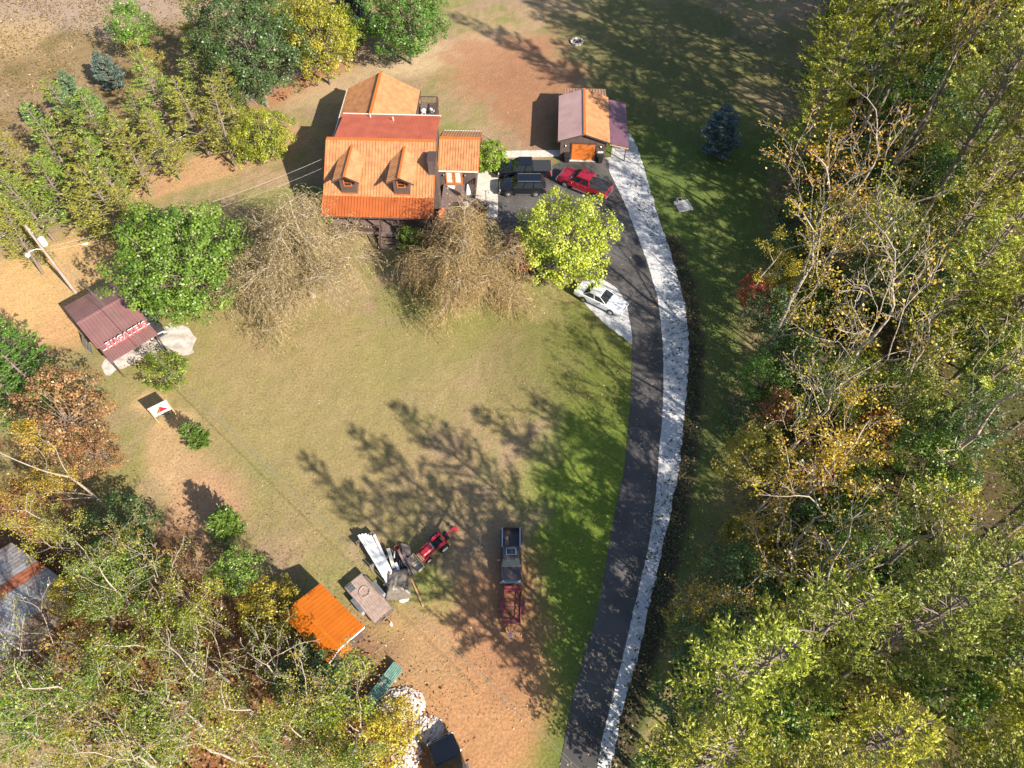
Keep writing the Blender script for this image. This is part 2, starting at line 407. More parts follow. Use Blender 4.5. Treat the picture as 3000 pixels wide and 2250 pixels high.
from mathutils.geometry import tessellate_polygon
def sheet(name, outline, z, material, jitter=.06, thick=.0, kind='structure', step=.45):
    pts = smooth_line(outline, step, closed=True)
    rr = random.Random(len(pts)); pts = [Vector((p.x + rr.uniform(-jitter, jitter), p.y + rr.uniform(-jitter, jitter), z)) for p in pts]
    tris = tessellate_polygon([pts]); n = len(pts); vs = list(pts); fs = [tuple(t) for t in tris]
    vs += [Vector((p.x, p.y, z - .12)) for p in pts]
    fs += [(i, (i + 1) % n, n + (i + 1) % n, n + i) for i in range(n)]
    o = MB().add(vs, fs).build(name, material)
    return tag(o, kind=kind)
ASPH_R = [(1306, 342), (1318, 375), (1345, 430), (1385, 530), (1408, 600), (1421, 650), (1431, 740), (1432, 860), (1425, 960), (1415, 1080), (1400, 1180), (1375, 1290), (1350, 1400), (1325, 1500), (1303, 1590), (1290, 1659), (1281, 1720)]
ASPH_L = [(1203, 1720), (1210, 1659), (1232, 1530), (1258, 1430), (1280, 1360), (1298, 1280), (1312, 1200), (1330, 1100), (1350, 1000), (1362, 860), (1366, 750), (1362, 700), (1345, 640), (1310, 607), (1265, 598), (1200, 600), (1120, 590), (1090, 540), (1077, 470), (1077, 385), (1090, 360), (1180, 366), (1195, 357), (1212, 350), (1226, 342)]
sheet('asphalt_driveway', [V(*p) for p in ASPH_R + ASPH_L], .03, M['asphalt'], .035)
GR = [(1328, 287), (1362, 290), (1387, 350), (1407, 420), (1440, 520), (1462, 590), (1477, 650), (1487, 740), (1482, 860), (1470, 980), (1450, 1100), (1425, 1210), (1405, 1300), (1383, 1400), (1355, 1500), (1333, 1590), (1320, 1659), (1312, 1720)]
sheet('gravel_strip', [V(*p) for p in GR + [(x - 24, y) for x, y in ASPH_R[::-1][:-2]] + [(1296, 344), (1320, 340)]], .012, M['gravel'], .10)
sheet('gravel_lay_by', [V(*p) for p in ((1254, 612), (1305, 605), (1345, 640), (1364, 690), (1367, 745), (1345, 728), (1310, 702), (1278, 672), (1256, 645))], .016, M['gravel'], .06)
c8 = lambda x, y: at(1180 + .24115 * x, 280 + .24115 * y)
sheet('concrete_pad', [c8(*p) for p in ((880, 925), (1020, 925), (1130, 960), (1172, 1010), (1165, 1250), (1150, 1470), (1030, 1475), (1000, 1310), (890, 1280))], .020, M['concrete'], .03)
cF = lambda x, y: at(280 + .14467 * x, 930 + .14467 * y)
sheet('shed_apron', [cF(*p) for p in ((200, 880), (140, 1070), (230, 1160), (320, 1200), (420, 1090), (600, 1000), (850, 900), (1000, 760), (1400, 720), (1850, 790), (1960, 690), (1995, 370), (1850, 230), (1500, 150), (1150, 300), (760, 330), (420, 560))], .014, M['pale_gravel'], .22)
walk = tag(thing('walkway', (-1.2, 65.72, 0), R(1.6)), kind='structure')
for i in range(6):
    MB().box((.55 + i * 1.113, .55, .02), (1.095, 1.1, .09)).build('slab', M['concrete'], walk, bevel=.008)

# ------------------------------------------------------------------ buildings
def roof_slope(parent, A, B, C, D, material, panel=.91, rib=.30, name='roof_panel', ribh=.055, thick=.05):
    """A-B eave, D-C ridge. Metal panels laid side by side, each a piece of its own with raised ribs."""
    A, B, C, D = map(Vector, (A, B, C, D))
    L = (B - A).length; n = max(1, round(L / panel))
    nrm = (B - A).cross(D - A).normalized()
    if nrm.z < 0: nrm = -nrm
    for i in range(n):
        t0, t1 = i / n, (i + 1) / n - .006 / L
        a, b, c, d = A.lerp(B, t0), A.lerp(B, t1), D.lerp(C, t1), D.lerp(C, t0)
        dn = nrm * -thick
        mb = MB().add([a, b, c, d, a + dn, b + dn, c + dn, d + dn], [(0, 1, 2, 3), (7, 6, 5, 4), (0, 4, 5, 1), (1, 5, 6, 2), (2, 6, 7, 3), (3, 7, 4, 0)])
        k = max(1, round(panel / rib))
        for j in range(k):
            s = (j + .5) / k; p, q = a.lerp(b, s), d.lerp(c, s); w = (b - a).normalized() * .028
            up = nrm * ribh
            w = w * (.55 if ribh < .03 else 1)
            mb.add([p - w, p + w, p + up + w * .35, p + up - w * .35, q - w, q + w, q + up + w * .35, q + up - w * .35], [(0, 1, 2, 3), (0, 3, 7, 4), (1, 5, 6, 2), (3, 2, 6, 7), (4, 7, 6, 5)])
        mb.build(name, material, parent)

def trim(parent, name, p, q, w, h, material):
    return MB().bar(p, q, w, h).build(name, material, parent)

def window(parent, c, w, h, facing, frame, pane, d=.06, name='window', mull=True):
    """frame boards round a recessed pane; facing is the outward unit vector, c its centre on the wall"""
    f = Vector(facing); s = Vector((-f.y, f.x, 0)); c = Vector(c); up = Vector((0, 0, 1))
    mb = MB()
    for sg in (-1, 1):
        mb.bar(c + s * sg * (w / 2 - .05) - up * h / 2 + f * d / 2, c + s * sg * (w / 2 - .05) + up * h / 2 + f * d / 2, .1, d + .02, up=f)
        mb.bar(c + up * sg * (h / 2 - .05) - s * (w / 2 - .1) + f * d / 2, c + up * sg * (h / 2 - .05) + s * (w / 2 - .1) + f * d / 2, .1, d, up=f)
    if mull: mb.bar(c - s * (w / 2 - .1) + f * d / 2, c + s * (w / 2 - .1) + f * d / 2, .05, d * .8, up=f)
    o = mb.build(name, frame, parent)
    g = MB().bar(c - up * (h / 2 - .1) + f * .015, c + up * (h / 2 - .1) + f * .015, w - .2, .02, up=f).build('pane', pane, o)
    return o

def balustrade(parent, p, q, h=.95, material=None, post_every=1.8, bal=.14, name='railing'):
    p, q = Vector(p), Vector(q); L = (q - p).length; n = max(1, round(L / post_every)); mb = MB()
    for i in range(n + 1):
        a = p.lerp(q, i / n); mb.bar(a, a + Vector((0, 0, h)), .09, .09)
    mb.bar(p + Vector((0, 0, h)), q + Vector((0, 0, h)), .12, .05); mb.bar(p + Vector((0, 0, .12)), q + Vector((0, 0, .12)), .05, .07)
    k = int(L / bal)
    for i in range(1, k):
        a = p.lerp(q, i / k); mb.bar(a + Vector((0, 0, .14)), a + Vector((0, 0, h - .02)), .035, .035)
    return mb.build(name, material, parent)

def planks(parent, u0, u1, v0, v1, z, material, w=.14, name='deck_floor', along='v'):
    mb = MB(); n = int(((u1 - u0) if along == 'v' else (v1 - v0)) / w)
    for i in range(n):
        if along == 'v': mb.box((u0 + (i + .5) * w, (v0 + v1) / 2, z - .02), (w - .012, v1 - v0, .04))
        else: mb.box(((u0 + u1) / 2, v0 + (i + .5) * w, z - .02), (u1 - u0, w - .012, .04))
    return mb.build(name, material, parent)

def stairs(parent, top, d, n, rise, run, width, material, name='stairs'):
    d = Vector(d).normalized(); mb = MB(); s = Vector((-d.y, d.x, 0))
    for i in range(n):
        c = Vector(top) + d * (run * (i + .5)) - Vector((0, 0, rise * (i + 1)))
        mb.bar(c - s * width / 2, c + s * width / 2, run - .02, .045)
    for sg in (-1, 1):
        mb.bar(Vector(top) + s * sg * (width / 2 + .02) - Vector((0, 0, .15)), Vector(top) + s * sg * (width / 2 + .02) + d * run * n - Vector((0, 0, rise * n - .02)), .05, .22)
    return mb.build(name, material, parent)

# ---- the house
H = thing('house', (-18.45, 52.94, 0), R(-2.3), 'large dark brown house with ribbed orange metal roofs, two dormers and decks', 'house')
OR = M['orange_roof']
U0, U1 = -.12, 10.68
body = MB().extr([(2.1, .0), (2.1, 4.0), (6.7, 6.86), (11.4, 6.15), (11.4, 0)], .3, 10.35, lambda a, b, t: (t, a, b))
body.build('wall', M['brown_wall'], H)
front = thing('roof', (0, 0, 0)); front.parent = H
roof_slope(front, (U0, 1.85, 4.0), (U1, 1.85, 4.0), (U1, 6.7, 7.0), (U0, 6.7, 7.0), OR)
porch = thing('porch_roof', (0, 0, 0)); porch.parent = H
roof_slope(porch, (U0 - .05, 0, 2.98), (U1 - .05, 0, 2.98), (U1 - .05, 1.87, 3.97), (U0 - .05, 1.87, 3.97), M['porch_orange'])
trim(H, 'eave_trim', (U0, -.02, 2.93), (U1, -.02, 2.93), .06, .16, M['brown_trim'])
shed_roof = thing('rear_roof', (0, 0, 0)); shed_roof.parent = H
roof_slope(shed_roof, (10.62, 11.75, 6.30), (.55, 11.75, 6.30), (.55, 6.75, 6.98), (10.62, 6.75, 6.98), M['brick_roof'], ribh=.02)
side = thing('rear_slope', (0, 0, 0)); side.parent = H
roof_slope(side, (.6, 11.0, 4.2), (U0, 11.0, 4.2), (U0, 6.75, 6.93), (.6, 6.75, 6.93), OR)
trim(H, 'ridge_cap', (U0, 6.72, 7.03), (U1, 6.72, 7.03), .34, .05, M['orange_trim'])
trim(H, 'gutter', (.5, 11.82, 6.28), (10.66, 11.82, 6.28), .12, .10, M['offwhite'])
for u, nm in ((U0 - .03, 'rake_trim'), (U1 + .03, 'rake_trim')):
    MB().bar((u, 1.85, 3.95), (u, 6.7, 6.95), .06, .18).bar((u - .04, 0, 2.93), (u - .04, 1.83, 3.92), .06, .16).build(nm, M['orange_trim'], H)
for u, v, z in ((3.45, 11.2, 6.4), (5.9, 10.6, 6.48)):      # vent pipes through the rear roof
    MB().tube((u, v, z - .2), (u, v, z + .38), .06, n=10).build('vent_pipe', M['offwhite'], H)
# dormers
for du in (0.0, 5.2):
    dm = thing('dormer', (du, 0, 0)); dm.parent = H
    cu = 2.45; hw = 1.3
    MB().extr([(cu - .78, 4.1), (cu - .78, 5.98), (cu, 6.5), (cu + .78, 5.98), (cu + .78, 4.1)], 2.1, 6.0, lambda a, b, t: (a, t, b)).build('dormer_wall', M['brown_wall'], dm)
    for sg in (-1, 1):
        A_, B_, C_, D_ = (cu + sg * hw, 1.5, 5.95), (cu + sg * hw, 6.2, 5.95), (cu, 6.2, 6.66), (cu, 1.5, 6.66)
        if sg < 0: A_, B_, C_, D_ = B_, A_, D_, C_
        sl = thing('dormer_roof', (0, 0, 0)); sl.parent = dm
        # sub-pieces stay within three levels: the slope itself is the part
        bpy.data.objects.remove(sl)
        mb = MB(); a, b, c, d = map(Vector, (A_, B_, C_, D_)); nr = (b - a).cross(d - a).normalized(); nr = nr if nr.z > 0 else -nr
        dn = nr * -.05
        mb.add([a, b, c, d, a + dn, b + dn, c + dn, d + dn], [(0, 1, 2, 3), (7, 6, 5, 4), (0, 4, 5, 1), (1, 5, 6, 2), (2, 6, 7, 3), (3, 7, 4, 0)])
        k = 18
        for j in range(k):
            s = (j + .5) / k; p, q = a.lerp(b, s), d.lerp(c, s); w = (b - a).normalized() * .045; up = nr * .05
            mb.add([p - w, p + w, p + up + w * .35, p + up - w * .35, q - w, q + w, q + up + w * .35, q + up - w * .35], [(0, 1, 2, 3), (0, 3, 7, 4), (1, 5, 6, 2), (3, 2, 6, 7), (4, 7, 6, 5)])
        mb.build('dormer_roof', OR, dm)
        MB().bar((cu + sg * (hw + .02), 1.48, 5.90), (cu, 1.48, 6.62), .05, .14).build('fascia', M['brown_trim'], dm)
    MB().bar((cu, 1.46, 6.70), (cu, 6.2, 6.70), .22, .05).build('dormer_ridge', M['orange_trim'], dm)
    MB().bar((cu - .8, 2.06, 4.16), (cu + .8, 2.06, 4.16), .12, .08).build('flashing', M['orange_trim'], dm)
    w = window(dm, (cu, 2.1, 5.45), .82, .85, (0, -1, 0), M['orange_trim'], M['glass'])
# rear wing
MB().extr([(-.4, 0), (-.4, 4.15), (3.32, 6.15), (7.05, 4.15), (7.05, 0)], 11.38, 19.1, lambda a, b, t: (a, t, b)).build('wing_wall', M['brown_wall'], H)
wr = thing('wing_roof', (0, 0, 0)); wr.parent = H
roof_slope(wr, (-.77, 19.45, 4.1), (-.77, 11.5, 4.1), (3.32, 11.5, 6.28), (3.32, 19.45, 6.28), OR, ribh=.045)
roof_slope(wr, (7.41, 11.5, 4.1), (7.41, 19.45, 4.1), (3.32, 19.45, 6.28), (3.32, 11.5, 6.28), OR, ribh=.045)
trim(H, 'wing_ridge', (3.32, 11.5, 6.33), (3.32, 19.5, 6.33), .3, .05, M['orange_trim'])
for sg, u in ((-1, -.8), (1, 7.44)):
    trim(H, 'wing_gutter', (u, 11.5, 4.06), (u, 19.45, 4.06), .1, .1, M['offwhite'] if sg < 0 else M['brown_trim'])
window(H, (3.3, 19.1, 2.6), 1.2, 1.2, (0, 1, 0), M['orange_trim'], M['glass']); window(H, (-.4, 15.5, 2.2), 1.2, 1.2, (-1, 0, 0), M['orange_trim'], M['glass'])
window(H, (.3, 5.0, 2.3), 1.0, 1.2, (-1, 0, 0), M['orange_trim'], M['glass']); window(H, (.3, 8.0, 2.3), 1.0, 1.2, (-1, 0, 0), M['orange_trim'], M['glass'])
for u in (2.0, 4.0, 8.6): window(H, (u, 2.1, 2.35), 1.0, 1.4, (0, -1, 0), M['orange_trim'], M['glass'])
# side wing with the deck door
MB().extr([(7.65, 0), (7.65, 2.98), (10.65, 4.38), (13.62, 2.98), (13.62, 0)], 10.3, 14.32, lambda a, b, t: (t, a, b)).build('side_wall', M['brown_wall'], H)
sr_ = thing('side_roof', (0, 0, 0)); sr_.parent = H
roof_slope(sr_, (10.45, 7.3, 2.98), (14.66, 7.3, 2.98), (14.66, 10.65, 4.5), (10.45, 10.65, 4.5), OR)
roof_slope(sr_, (14.66, 13.95, 2.98), (10.45, 13.95, 2.98), (10.45, 10.65, 4.5), (14.66, 10.65, 4.5), OR)
trim(H, 'side_ridge', (10.45, 10.65, 4.54), (14.7, 10.65, 4.54), .3, .05, M['orange_trim'])
trim(H, 'side_gutter', (10.5, 7.26, 2.93), (14.68, 7.26, 2.93), .1, .12, M['offwhite']); trim(H, 'side_gutter', (10.5, 14.0, 2.93), (14.68, 14.0, 2.93), .1, .1, M['offwhite'])
MB().bar((14.7, 7.3, 2.92), (14.7, 10.62, 4.44), .06, .16).bar((14.7, 13.95, 2.92), (14.7, 10.68, 4.44), .06, .16).build('rake_trim', M['orange_trim'], H)
for k, u in enumerate((11.62, 12.52)):
    dr = MB()
    for sg in (-1, 1): dr.bar((u + sg * .36, 7.60, 1.0), (u + sg * .36, 7.60, 2.75), .14, .08, up=(0, 1, 0))
    dr.bar((u - .3, 7.60, 2.7), (u + .3, 7.60, 2.7), .08, .14).bar((u - .3, 7.60, 1.12), (u + .3, 7.60, 1.12), .08, .22)
    d = dr.build('door', M['orange_trim'], H)
    MB().box((u, 7.62, 1.93), (.58, .03, 1.4)).build('pane', M['pane'], d)
    MB().box((u + .3 * (1 if k == 0 else -1), 7.53, 1.85), (.03, .06, .12)).build('handle', M['chrome'], d)
for u in (11.02, 13.25): MB().lathe([(.02, 0), (.08, .05), (.09, .2), (.02, .26)], (u, 7.5, 2.1), 8).build('wall_lamp', M['chrome'], H)
MB().box((11.75, 7.1, 1.02), (.8, .5, .03)).build('door_mat', M['offwhite'], H)
# chimney
ch = MB().box((10.53, 4.48, 3.45), (.78, 1.35, 6.9)).build('chimney', M['brown_wall'], H, bevel=.02)
MB().box((10.53, 4.48, 6.93), (.86, 1.43, .07)).build('chimney_cap', M['brown_trim'], ch)
# decks
planks(H, 10.92, 14.42, .2, 7.63, 1.0, M['deck_wood'])
MB().box((12.67, 3.9, .86), (3.5, 7.4, .2)).build('deck_frame', M['brown_trim'], H)
MB().box((5.25, 1.05, .86), (11.0, 2.05, .22)).build('porch_floor', M['deck_wood'], H)
for u in (.1, 3.4, 5.4, 7.2, 10.5): MB().bar((u, .25, .0), (u, .25, 2.95), .14, .14).build('porch_post', M['brown_trim'], H)
balustrade(H, (14.38, 7.5, 1.0), (14.38, 5.6, 1.0), .95, M['brown_trim']); balustrade(H, (14.38, 4.3, 1.0), (14.38, .25, 1.0), .95, M['brown_trim']); balustrade(H, (14.36, .25, 1.0), (10.95, .25, 1.0), .95, M['brown_trim'])
balustrade(H, (.15, .1, .97), (5.35, .1, .97), .9, M['brown_trim']); balustrade(H, (7.25, .1, .97), (10.5, .1, .97), .9, M['brown_trim'])
stairs(H, (14.42, 4.95, 1.0), (1, 0, 0), 5, .19, .28, 1.2, M['deck_wood'])
balustrade(H, (14.5, 4.28, .95), (15.8, 4.28, .05), .9, M['deck_wood'], name='stair_railing')
stairs(H, (6.3, 0.0, .97), (0, -1, 0), 5, .19, .3, 1.8, M['deck_wood'])
for u in (5.35, 7.25): balustrade(H, (u, -.05, .92), (u, -1.5, .05), .9, M['brown_trim'], name='stair_railing')
planks(H, 7.1, 9.1, 12.0, 20.9, 1.5, M['deck_wood'], name='rear_deck')
MB().box((8.1, 16.4, 1.36), (2.0, 8.8, .2)).build('rear_deck_frame', M['brown_trim'], H)
for v in (12.2, 15, 18, 20.7): MB().bar((9.0, v, 0), (9.0, v, 1.4), .12, .12).build('deck_post', M['brown_trim'], H)
balustrade(H, (9.05, 12.0, 1.5), (9.05, 20.85, 1.5), .95, M['brown_trim']); balustrade(H, (9.05, 20.85, 1.5), (7.1, 20.85, 1.5), .95, M['brown_trim'])
stairs(H, (14.4, 14.4, 1.0), (1, -.25, 0), 6, .165, .3, 1.1, M['deck_wood']); planks(H, 9.1, 14.4, 13.75, 15.0, 1.0, M['deck_wood'], name='landing', along='v')
balustrade(H, (10.5, 15.0, 1.0), (14.4, 15.0, 1.0), .95, M['brown_trim']); balustrade(H, (14.5, 15.0, 1.0), (16.3, 14.5, .1), .9, M['deck_wood'], name='stair_railing'); balustrade(H, (14.5, 13.8, 1.0), (16.2, 13.35, .1), .9, M['deck_wood'], name='stair_railing')

def hpt(u, v, z):           # house-local point to world
    c, s = math.cos(R(-2.3)), math.sin(R(-2.3))
    return Vector((-18.45 + u * c - v * s, 52.94 + u * s + v * c, z))

# ---- garage with carport
Gg = thing('garage', (5.30, 65.40, 0), R(-2.9), 'small dark garage with orange door, gabled metal roof and carport', 'garage')
MB().extr([(0, 0), (0, 2.62), (2.5, 3.48), (5.0, 2.62), (5.0, 0)], 0, 7.7, lambda a, b, t: (a, t, b)).build('wall', M['brown_wall'], Gg)
gl = thing('roof', (0, 0, 0)); gl.parent = Gg
pink = M['orange_roof']
roof_slope(gl, (-.32, 8.0, 2.6), (-.32, -.3, 2.6), (2.5, -.3, 3.58), (2.5, 8.0, 3.58), M['pink_sheen_roof'], ribh=.012)
roof_slope(gl, (5.32, -.3, 2.6), (5.32, 8.0, 2.6), (2.5, 8.0, 3.58), (2.5, -.3, 3.58), OR, ribh=.045)
trim(Gg, 'ridge_cap', (2.5, -.32, 3.61), (2.5, 8.02, 3.61), .26, .04, M['orange_trim'])
MB().bar((-.34, -.33, 2.54), (2.5, -.33, 3.52), .06, .14).bar((5.34, -.33, 2.54), (2.5, -.33, 3.52), .06, .14).build('fascia', M['brown_trim'], Gg)
lean = thing('rear_roof', (0, 0, 0)); lean.parent = Gg
roof_slope(lean, (5.1, 10.1, 2.25), (.15, 10.1, 2.25), (.15, 7.72, 2.75), (5.1, 7.72, 2.75), OR)
MB().box((2.6, 8.85, 1.05), (4.6, 2.2, 2.1)).build('rear_wall', M['brown_wall'], Gg)
cp = thing('carport_roof', (0, 0, 0)); cp.parent = Gg
roof_slope(cp, (7.35, -.55, 2.2), (7.35, 7.7, 2.2), (5.36, 7.7, 2.5), (5.36, -.2, 2.5), M['purple_roof'], ribh=.015)
MB().bar((5.3, -.4, 2.42), (7.35, -.6, 2.12), .05, .12).build('carport_beam', M['wood_new'], Gg)
for v in (.1, 3.8, 7.5): MB().bar((7.15, v, 0), (7.15, v, 2.14), .11, .11).build('carport_post', M['brown_trim'], Gg)
gd = thing('door', (0, 0, 0)); gd.parent = Gg
for i in range(4): MB().box((2.55, -.02, .28 + i * .52), (2.55, .05, .51)).build('door_panel', M['orange_trim'], gd, bevel=.012)
MB().bar((1.2, -.03, 0), (1.2, -.03, 2.16), .12, .1).bar((3.9, -.03, 0), (3.9, -.03, 2.16), .12, .1).bar((1.14, -.03, 2.2), (3.96, -.03, 2.2), .1, .14).build('door_frame', M['brown_trim'], Gg)
MB().box((2.55, -.18, .03), (2.9, .25, .06)).build('threshold', M['concrete'], Gg)
for u in (.55, 4.4): MB().lathe([(.02, 0), (.07, .04), (.08, .16), (.02, .22)], (u, -.09, 1.75), 8).build('wall_lamp', M['chrome'], Gg)
MB().box((4.42, -.03, .9), (.62, .05, .7)).build('notice_board', M['offwhite'], Gg)

# ---- maroon shed with the lettering
S = thing('metal_shed', (-34.04, 35.61, 0), R(44.2), 'maroon ribbed metal shed with red lettering along its front roof', 'shed')
MB().extr([(3.6, 0), (3.6, 2.9), (5.1, 3.15), (8.5, 2.3), (8.5, 0)], .2, 4.2, lambda a, b, t: (t, a, b)).build('wall', M['maroon_roof'], S)
f1 = thing('roof', (0, 0, 0)); f1.parent = S
roof_slope(f1, (-.15, 1.9, 2.68), (4.5, 1.9, 2.68), (4.5, 5.1, 3.3), (-.15, 5.1, 3.3), M['maroon_roof'], ribh=.04, panel=.93, rib=.30)
roof_slope(f1, (4.5, 8.75, 2.4), (-.15, 8.75, 2.4), (-.15, 5.1, 3.3), (4.5, 5.1, 3.3), M['maroon_roof'], ribh=.04, panel=.93, rib=.23)
f2 = thing('front_roof', (0, 0, 0)); f2.parent = S
roof_slope(f2, (0, 0, 2.4), (4.4, 0, 2.4), (4.4, 1.95, 2.66), (0, 1.95, 2.66), M['maroon_roof'], ribh=.04, panel=.9, rib=.22)
trim(S, 'ridge_cap', (-.16, 5.1, 3.33), (4.52, 5.1, 3.33), .26, .04, M['maroon_roof'])
for u in (.15, 4.25): MB().bar((u, .15, 0), (u, .15, 2.35), .11, .11).build('post', M['brown_trim'], S)

def text_mesh(body, size, extrude=.03, offset=.0, shear=0.0, mat_=None, spacing=1.0):
    cu = bpy.data.curves.new('lettering', 'FONT'); cu.body = body; cu.size = size; cu.extrude = extrude; cu.offset = offset; cu.shear = shear
    cu.space_character = spacing; cu.resolution_u = 3
    ob = bpy.data.objects.new('tmp', cu); COL.objects.link(ob)
    bpy.context.view_layer.update()
    dg = bpy.context.evaluated_depsgraph_get()
    me = bpy.data.meshes.new_from_object(ob.evaluated_get(dg)); bpy.data.objects.remove(ob)
    me.materials.clear(); me.materials.append(mat_)
    return me
sg_ = thing('roof_sign', (0, 0, 0), 0, 'row of red letters with white tops on the maroon shed roof', 'sign')
sg_.matrix_world = S.matrix_basis @ Matrix.Translation((.22, 1.25, 2.58)) if False else Matrix.Translation((-34.04, 35.61, 0)) @ Matrix.Rotation(R(44.2), 4, 'Z') @ Matrix.Translation((.22, 1.25, 2.58))
px_ = 0.25
for chr_, adv in zip("FUGATE'S", (.53, .60, .62, .60, .56, .56, .25, .55)):
    for k, (dy, ex, mt, nm) in enumerate(((0, .035, M['sign_red'], 'letter'), (.05, .02, M['white'], 'letter_backing'))):
        me = text_mesh(chr_, .68, ex, .042 if k == 0 else .04, .15, mt)
        lo = new_obj(nm, me, sg_)
        lo.location = (px_, dy, .05 if k == 0 else .07); lo.rotation_euler = (R(62), 0, 0)
    px_ += adv * .9
MB().bar((-.1, .16, .03), (4.25, .16, .03), .05, .05).build('rail', M['offwhite'], sg_)

# ---- small orange-roofed shed
OS = thing('garden_shed', (-15.50, 14.30, 0), R(-41.0), 'small shed with bright orange metal roof beside the long flat trailer', 'shed')
MB().extr([(.25, 0), (.25, 2.0), (1.15, 2.55), (2.9, 2.0), (2.9, 0)], .2, 4.3, lambda a, b, t: (t, a, b)).build('wall', M['brown_wall'], OS)
o1 = thing('roof', (0, 0, 0)); o1.parent = OS
roof_slope(o1, (0, 0, 2.15), (4.55, 0, 2.15), (4.55, 1.12, 2.72), (0, 1.12, 2.72), M['bright_orange_roof'], ribh=.022, rib=.3)
roof_slope(o1, (4.55, 3.15, 2.1), (0, 3.15, 2.1), (0, 1.12, 2.72), (4.55, 1.12, 2.72), M['bright_orange_roof'], ribh=.022, rib=.3)
trim(OS, 'ridge_cap', (-.01, 1.12, 2.74), (4.56, 1.12, 2.74), .22, .03, M['bright_orange_roof'])
MB().bar((4.6, 0, 2.1), (4.6, 1.1, 2.66), .05, .12).bar((4.6, 3.15, 2.05), (4.6, 1.14, 2.66), .05, .12).build('fascia', M['white'], OS)
dd_ = MB().box((4.33, 1.3, .95), (.06, .9, 1.85)).build('door', M['orange_trim'], OS); MB().box((4.37, 1.65, .95), (.05, .04, .14)).build('handle', M['steel'], dd_)

# ---- old barn at the left edge
OB = thing('old_barn', (-39.0, 14.9, 0), R(-30), 'rusty tin-roofed barn half hidden by trees at the left edge', 'barn')
MB().extr([(0, 0), (0, 2.2), (2.6, 3.2), (5.2, 2.2), (5.2, 0)], .2, 6.3, lambda a, b, t: (t, a, b)).build('wall', M['plank_dark'], OB)
b1 = thing('roof', (0, 0, 0)); b1.parent = OB
roof_slope(b1, (0, -.3, 2.15), (6.5, -.3, 2.15), (6.5, 2.6, 3.3), (0, 2.6, 3.3), M['grey_tin'], ribh=.02)
roof_slope(b1, (6.5, 5.5, 2.15), (0, 5.5, 2.15), (0, 2.6, 3.3), (6.5, 2.6, 3.3), M['grey_tin'], ribh=.02)
for i, ch_ in enumerate(list(b1.children)):
    if i in (3, 10): ch_.data.materials[0] = M['rust_tin']; ch_['label'] = 'rusted brown roof sheet'

# ------------------------------------------------------------------ vehicles
def ring(x, w, zb, zs, zt, wt):
    return [(x, -w * .90, zb), (x, -w * .985, zb + .10), (x, -w, (zb + zs) / 2), (x, -w * .965, zs), (x, -wt, zt), (x, -wt * .5, zt + .02), (x, 0, zt + .03),
            (x, wt * .5, zt + .02), (x, wt, zt), (x, w * .965, zs), (x, w, (zb + zs) / 2), (x, w * .985, zb + .10), (x, w * .90, zb)]

def quadpanel(a, b, c, d, off=.012, inset=.06):
    """window pane lying on a cabin face, a little proud of it"""
    P_ = [Vector(p) for p in (a, b, c, d)]; cen = sum(P_, Vector()) / 4
    n = (P_[1] - P_[0]).cross(P_[3] - P_[0]).normalized()
    Q = [p + (cen - p) * inset + n * off for p in P_]; Q2 = [p - n * .03 for p in Q]
    return Q + Q2, [(0, 1, 2, 3), (7, 6, 5, 4), (0, 4, 5, 1), (1, 5, 6, 2), (2, 6, 7, 3), (3, 7, 4, 0)]

def wheel(parent, x, y, r, w=.24, rim=None):
    sg = 1 if y > 0 else -1
    o = bpy.data.objects.new('wheel', None); COL.objects.link(o); o.parent = parent; o.location = (x, y, r)
    n = 20; rings = []
    for yy, rr in ((-w / 2, r * .80), (-w / 2, r * .95), (-w * .3, r), (w * .3, r), (w / 2, r * .95), (w / 2, r * .80)):
        rings.append([(rr * math.cos(2 * math.pi * i / n), yy, rr * math.sin(2 * math.pi * i / n)) for i in range(n)])
    MB().loft(rings).build('tyre', M['rubber'], o, smooth=False)
    rm = MB(); k = 5
    yo = sg * (w / 2 + .012)
    rm.tube((0, sg * w * .2, 0), (0, yo, 0), r * .66, r * .62, 16)
    rm.tube((0, yo, 0), (0, yo + sg * .025, 0), r * .2, r * .12, 10)
    rm.build('rim', rim or M['chrome'], o)

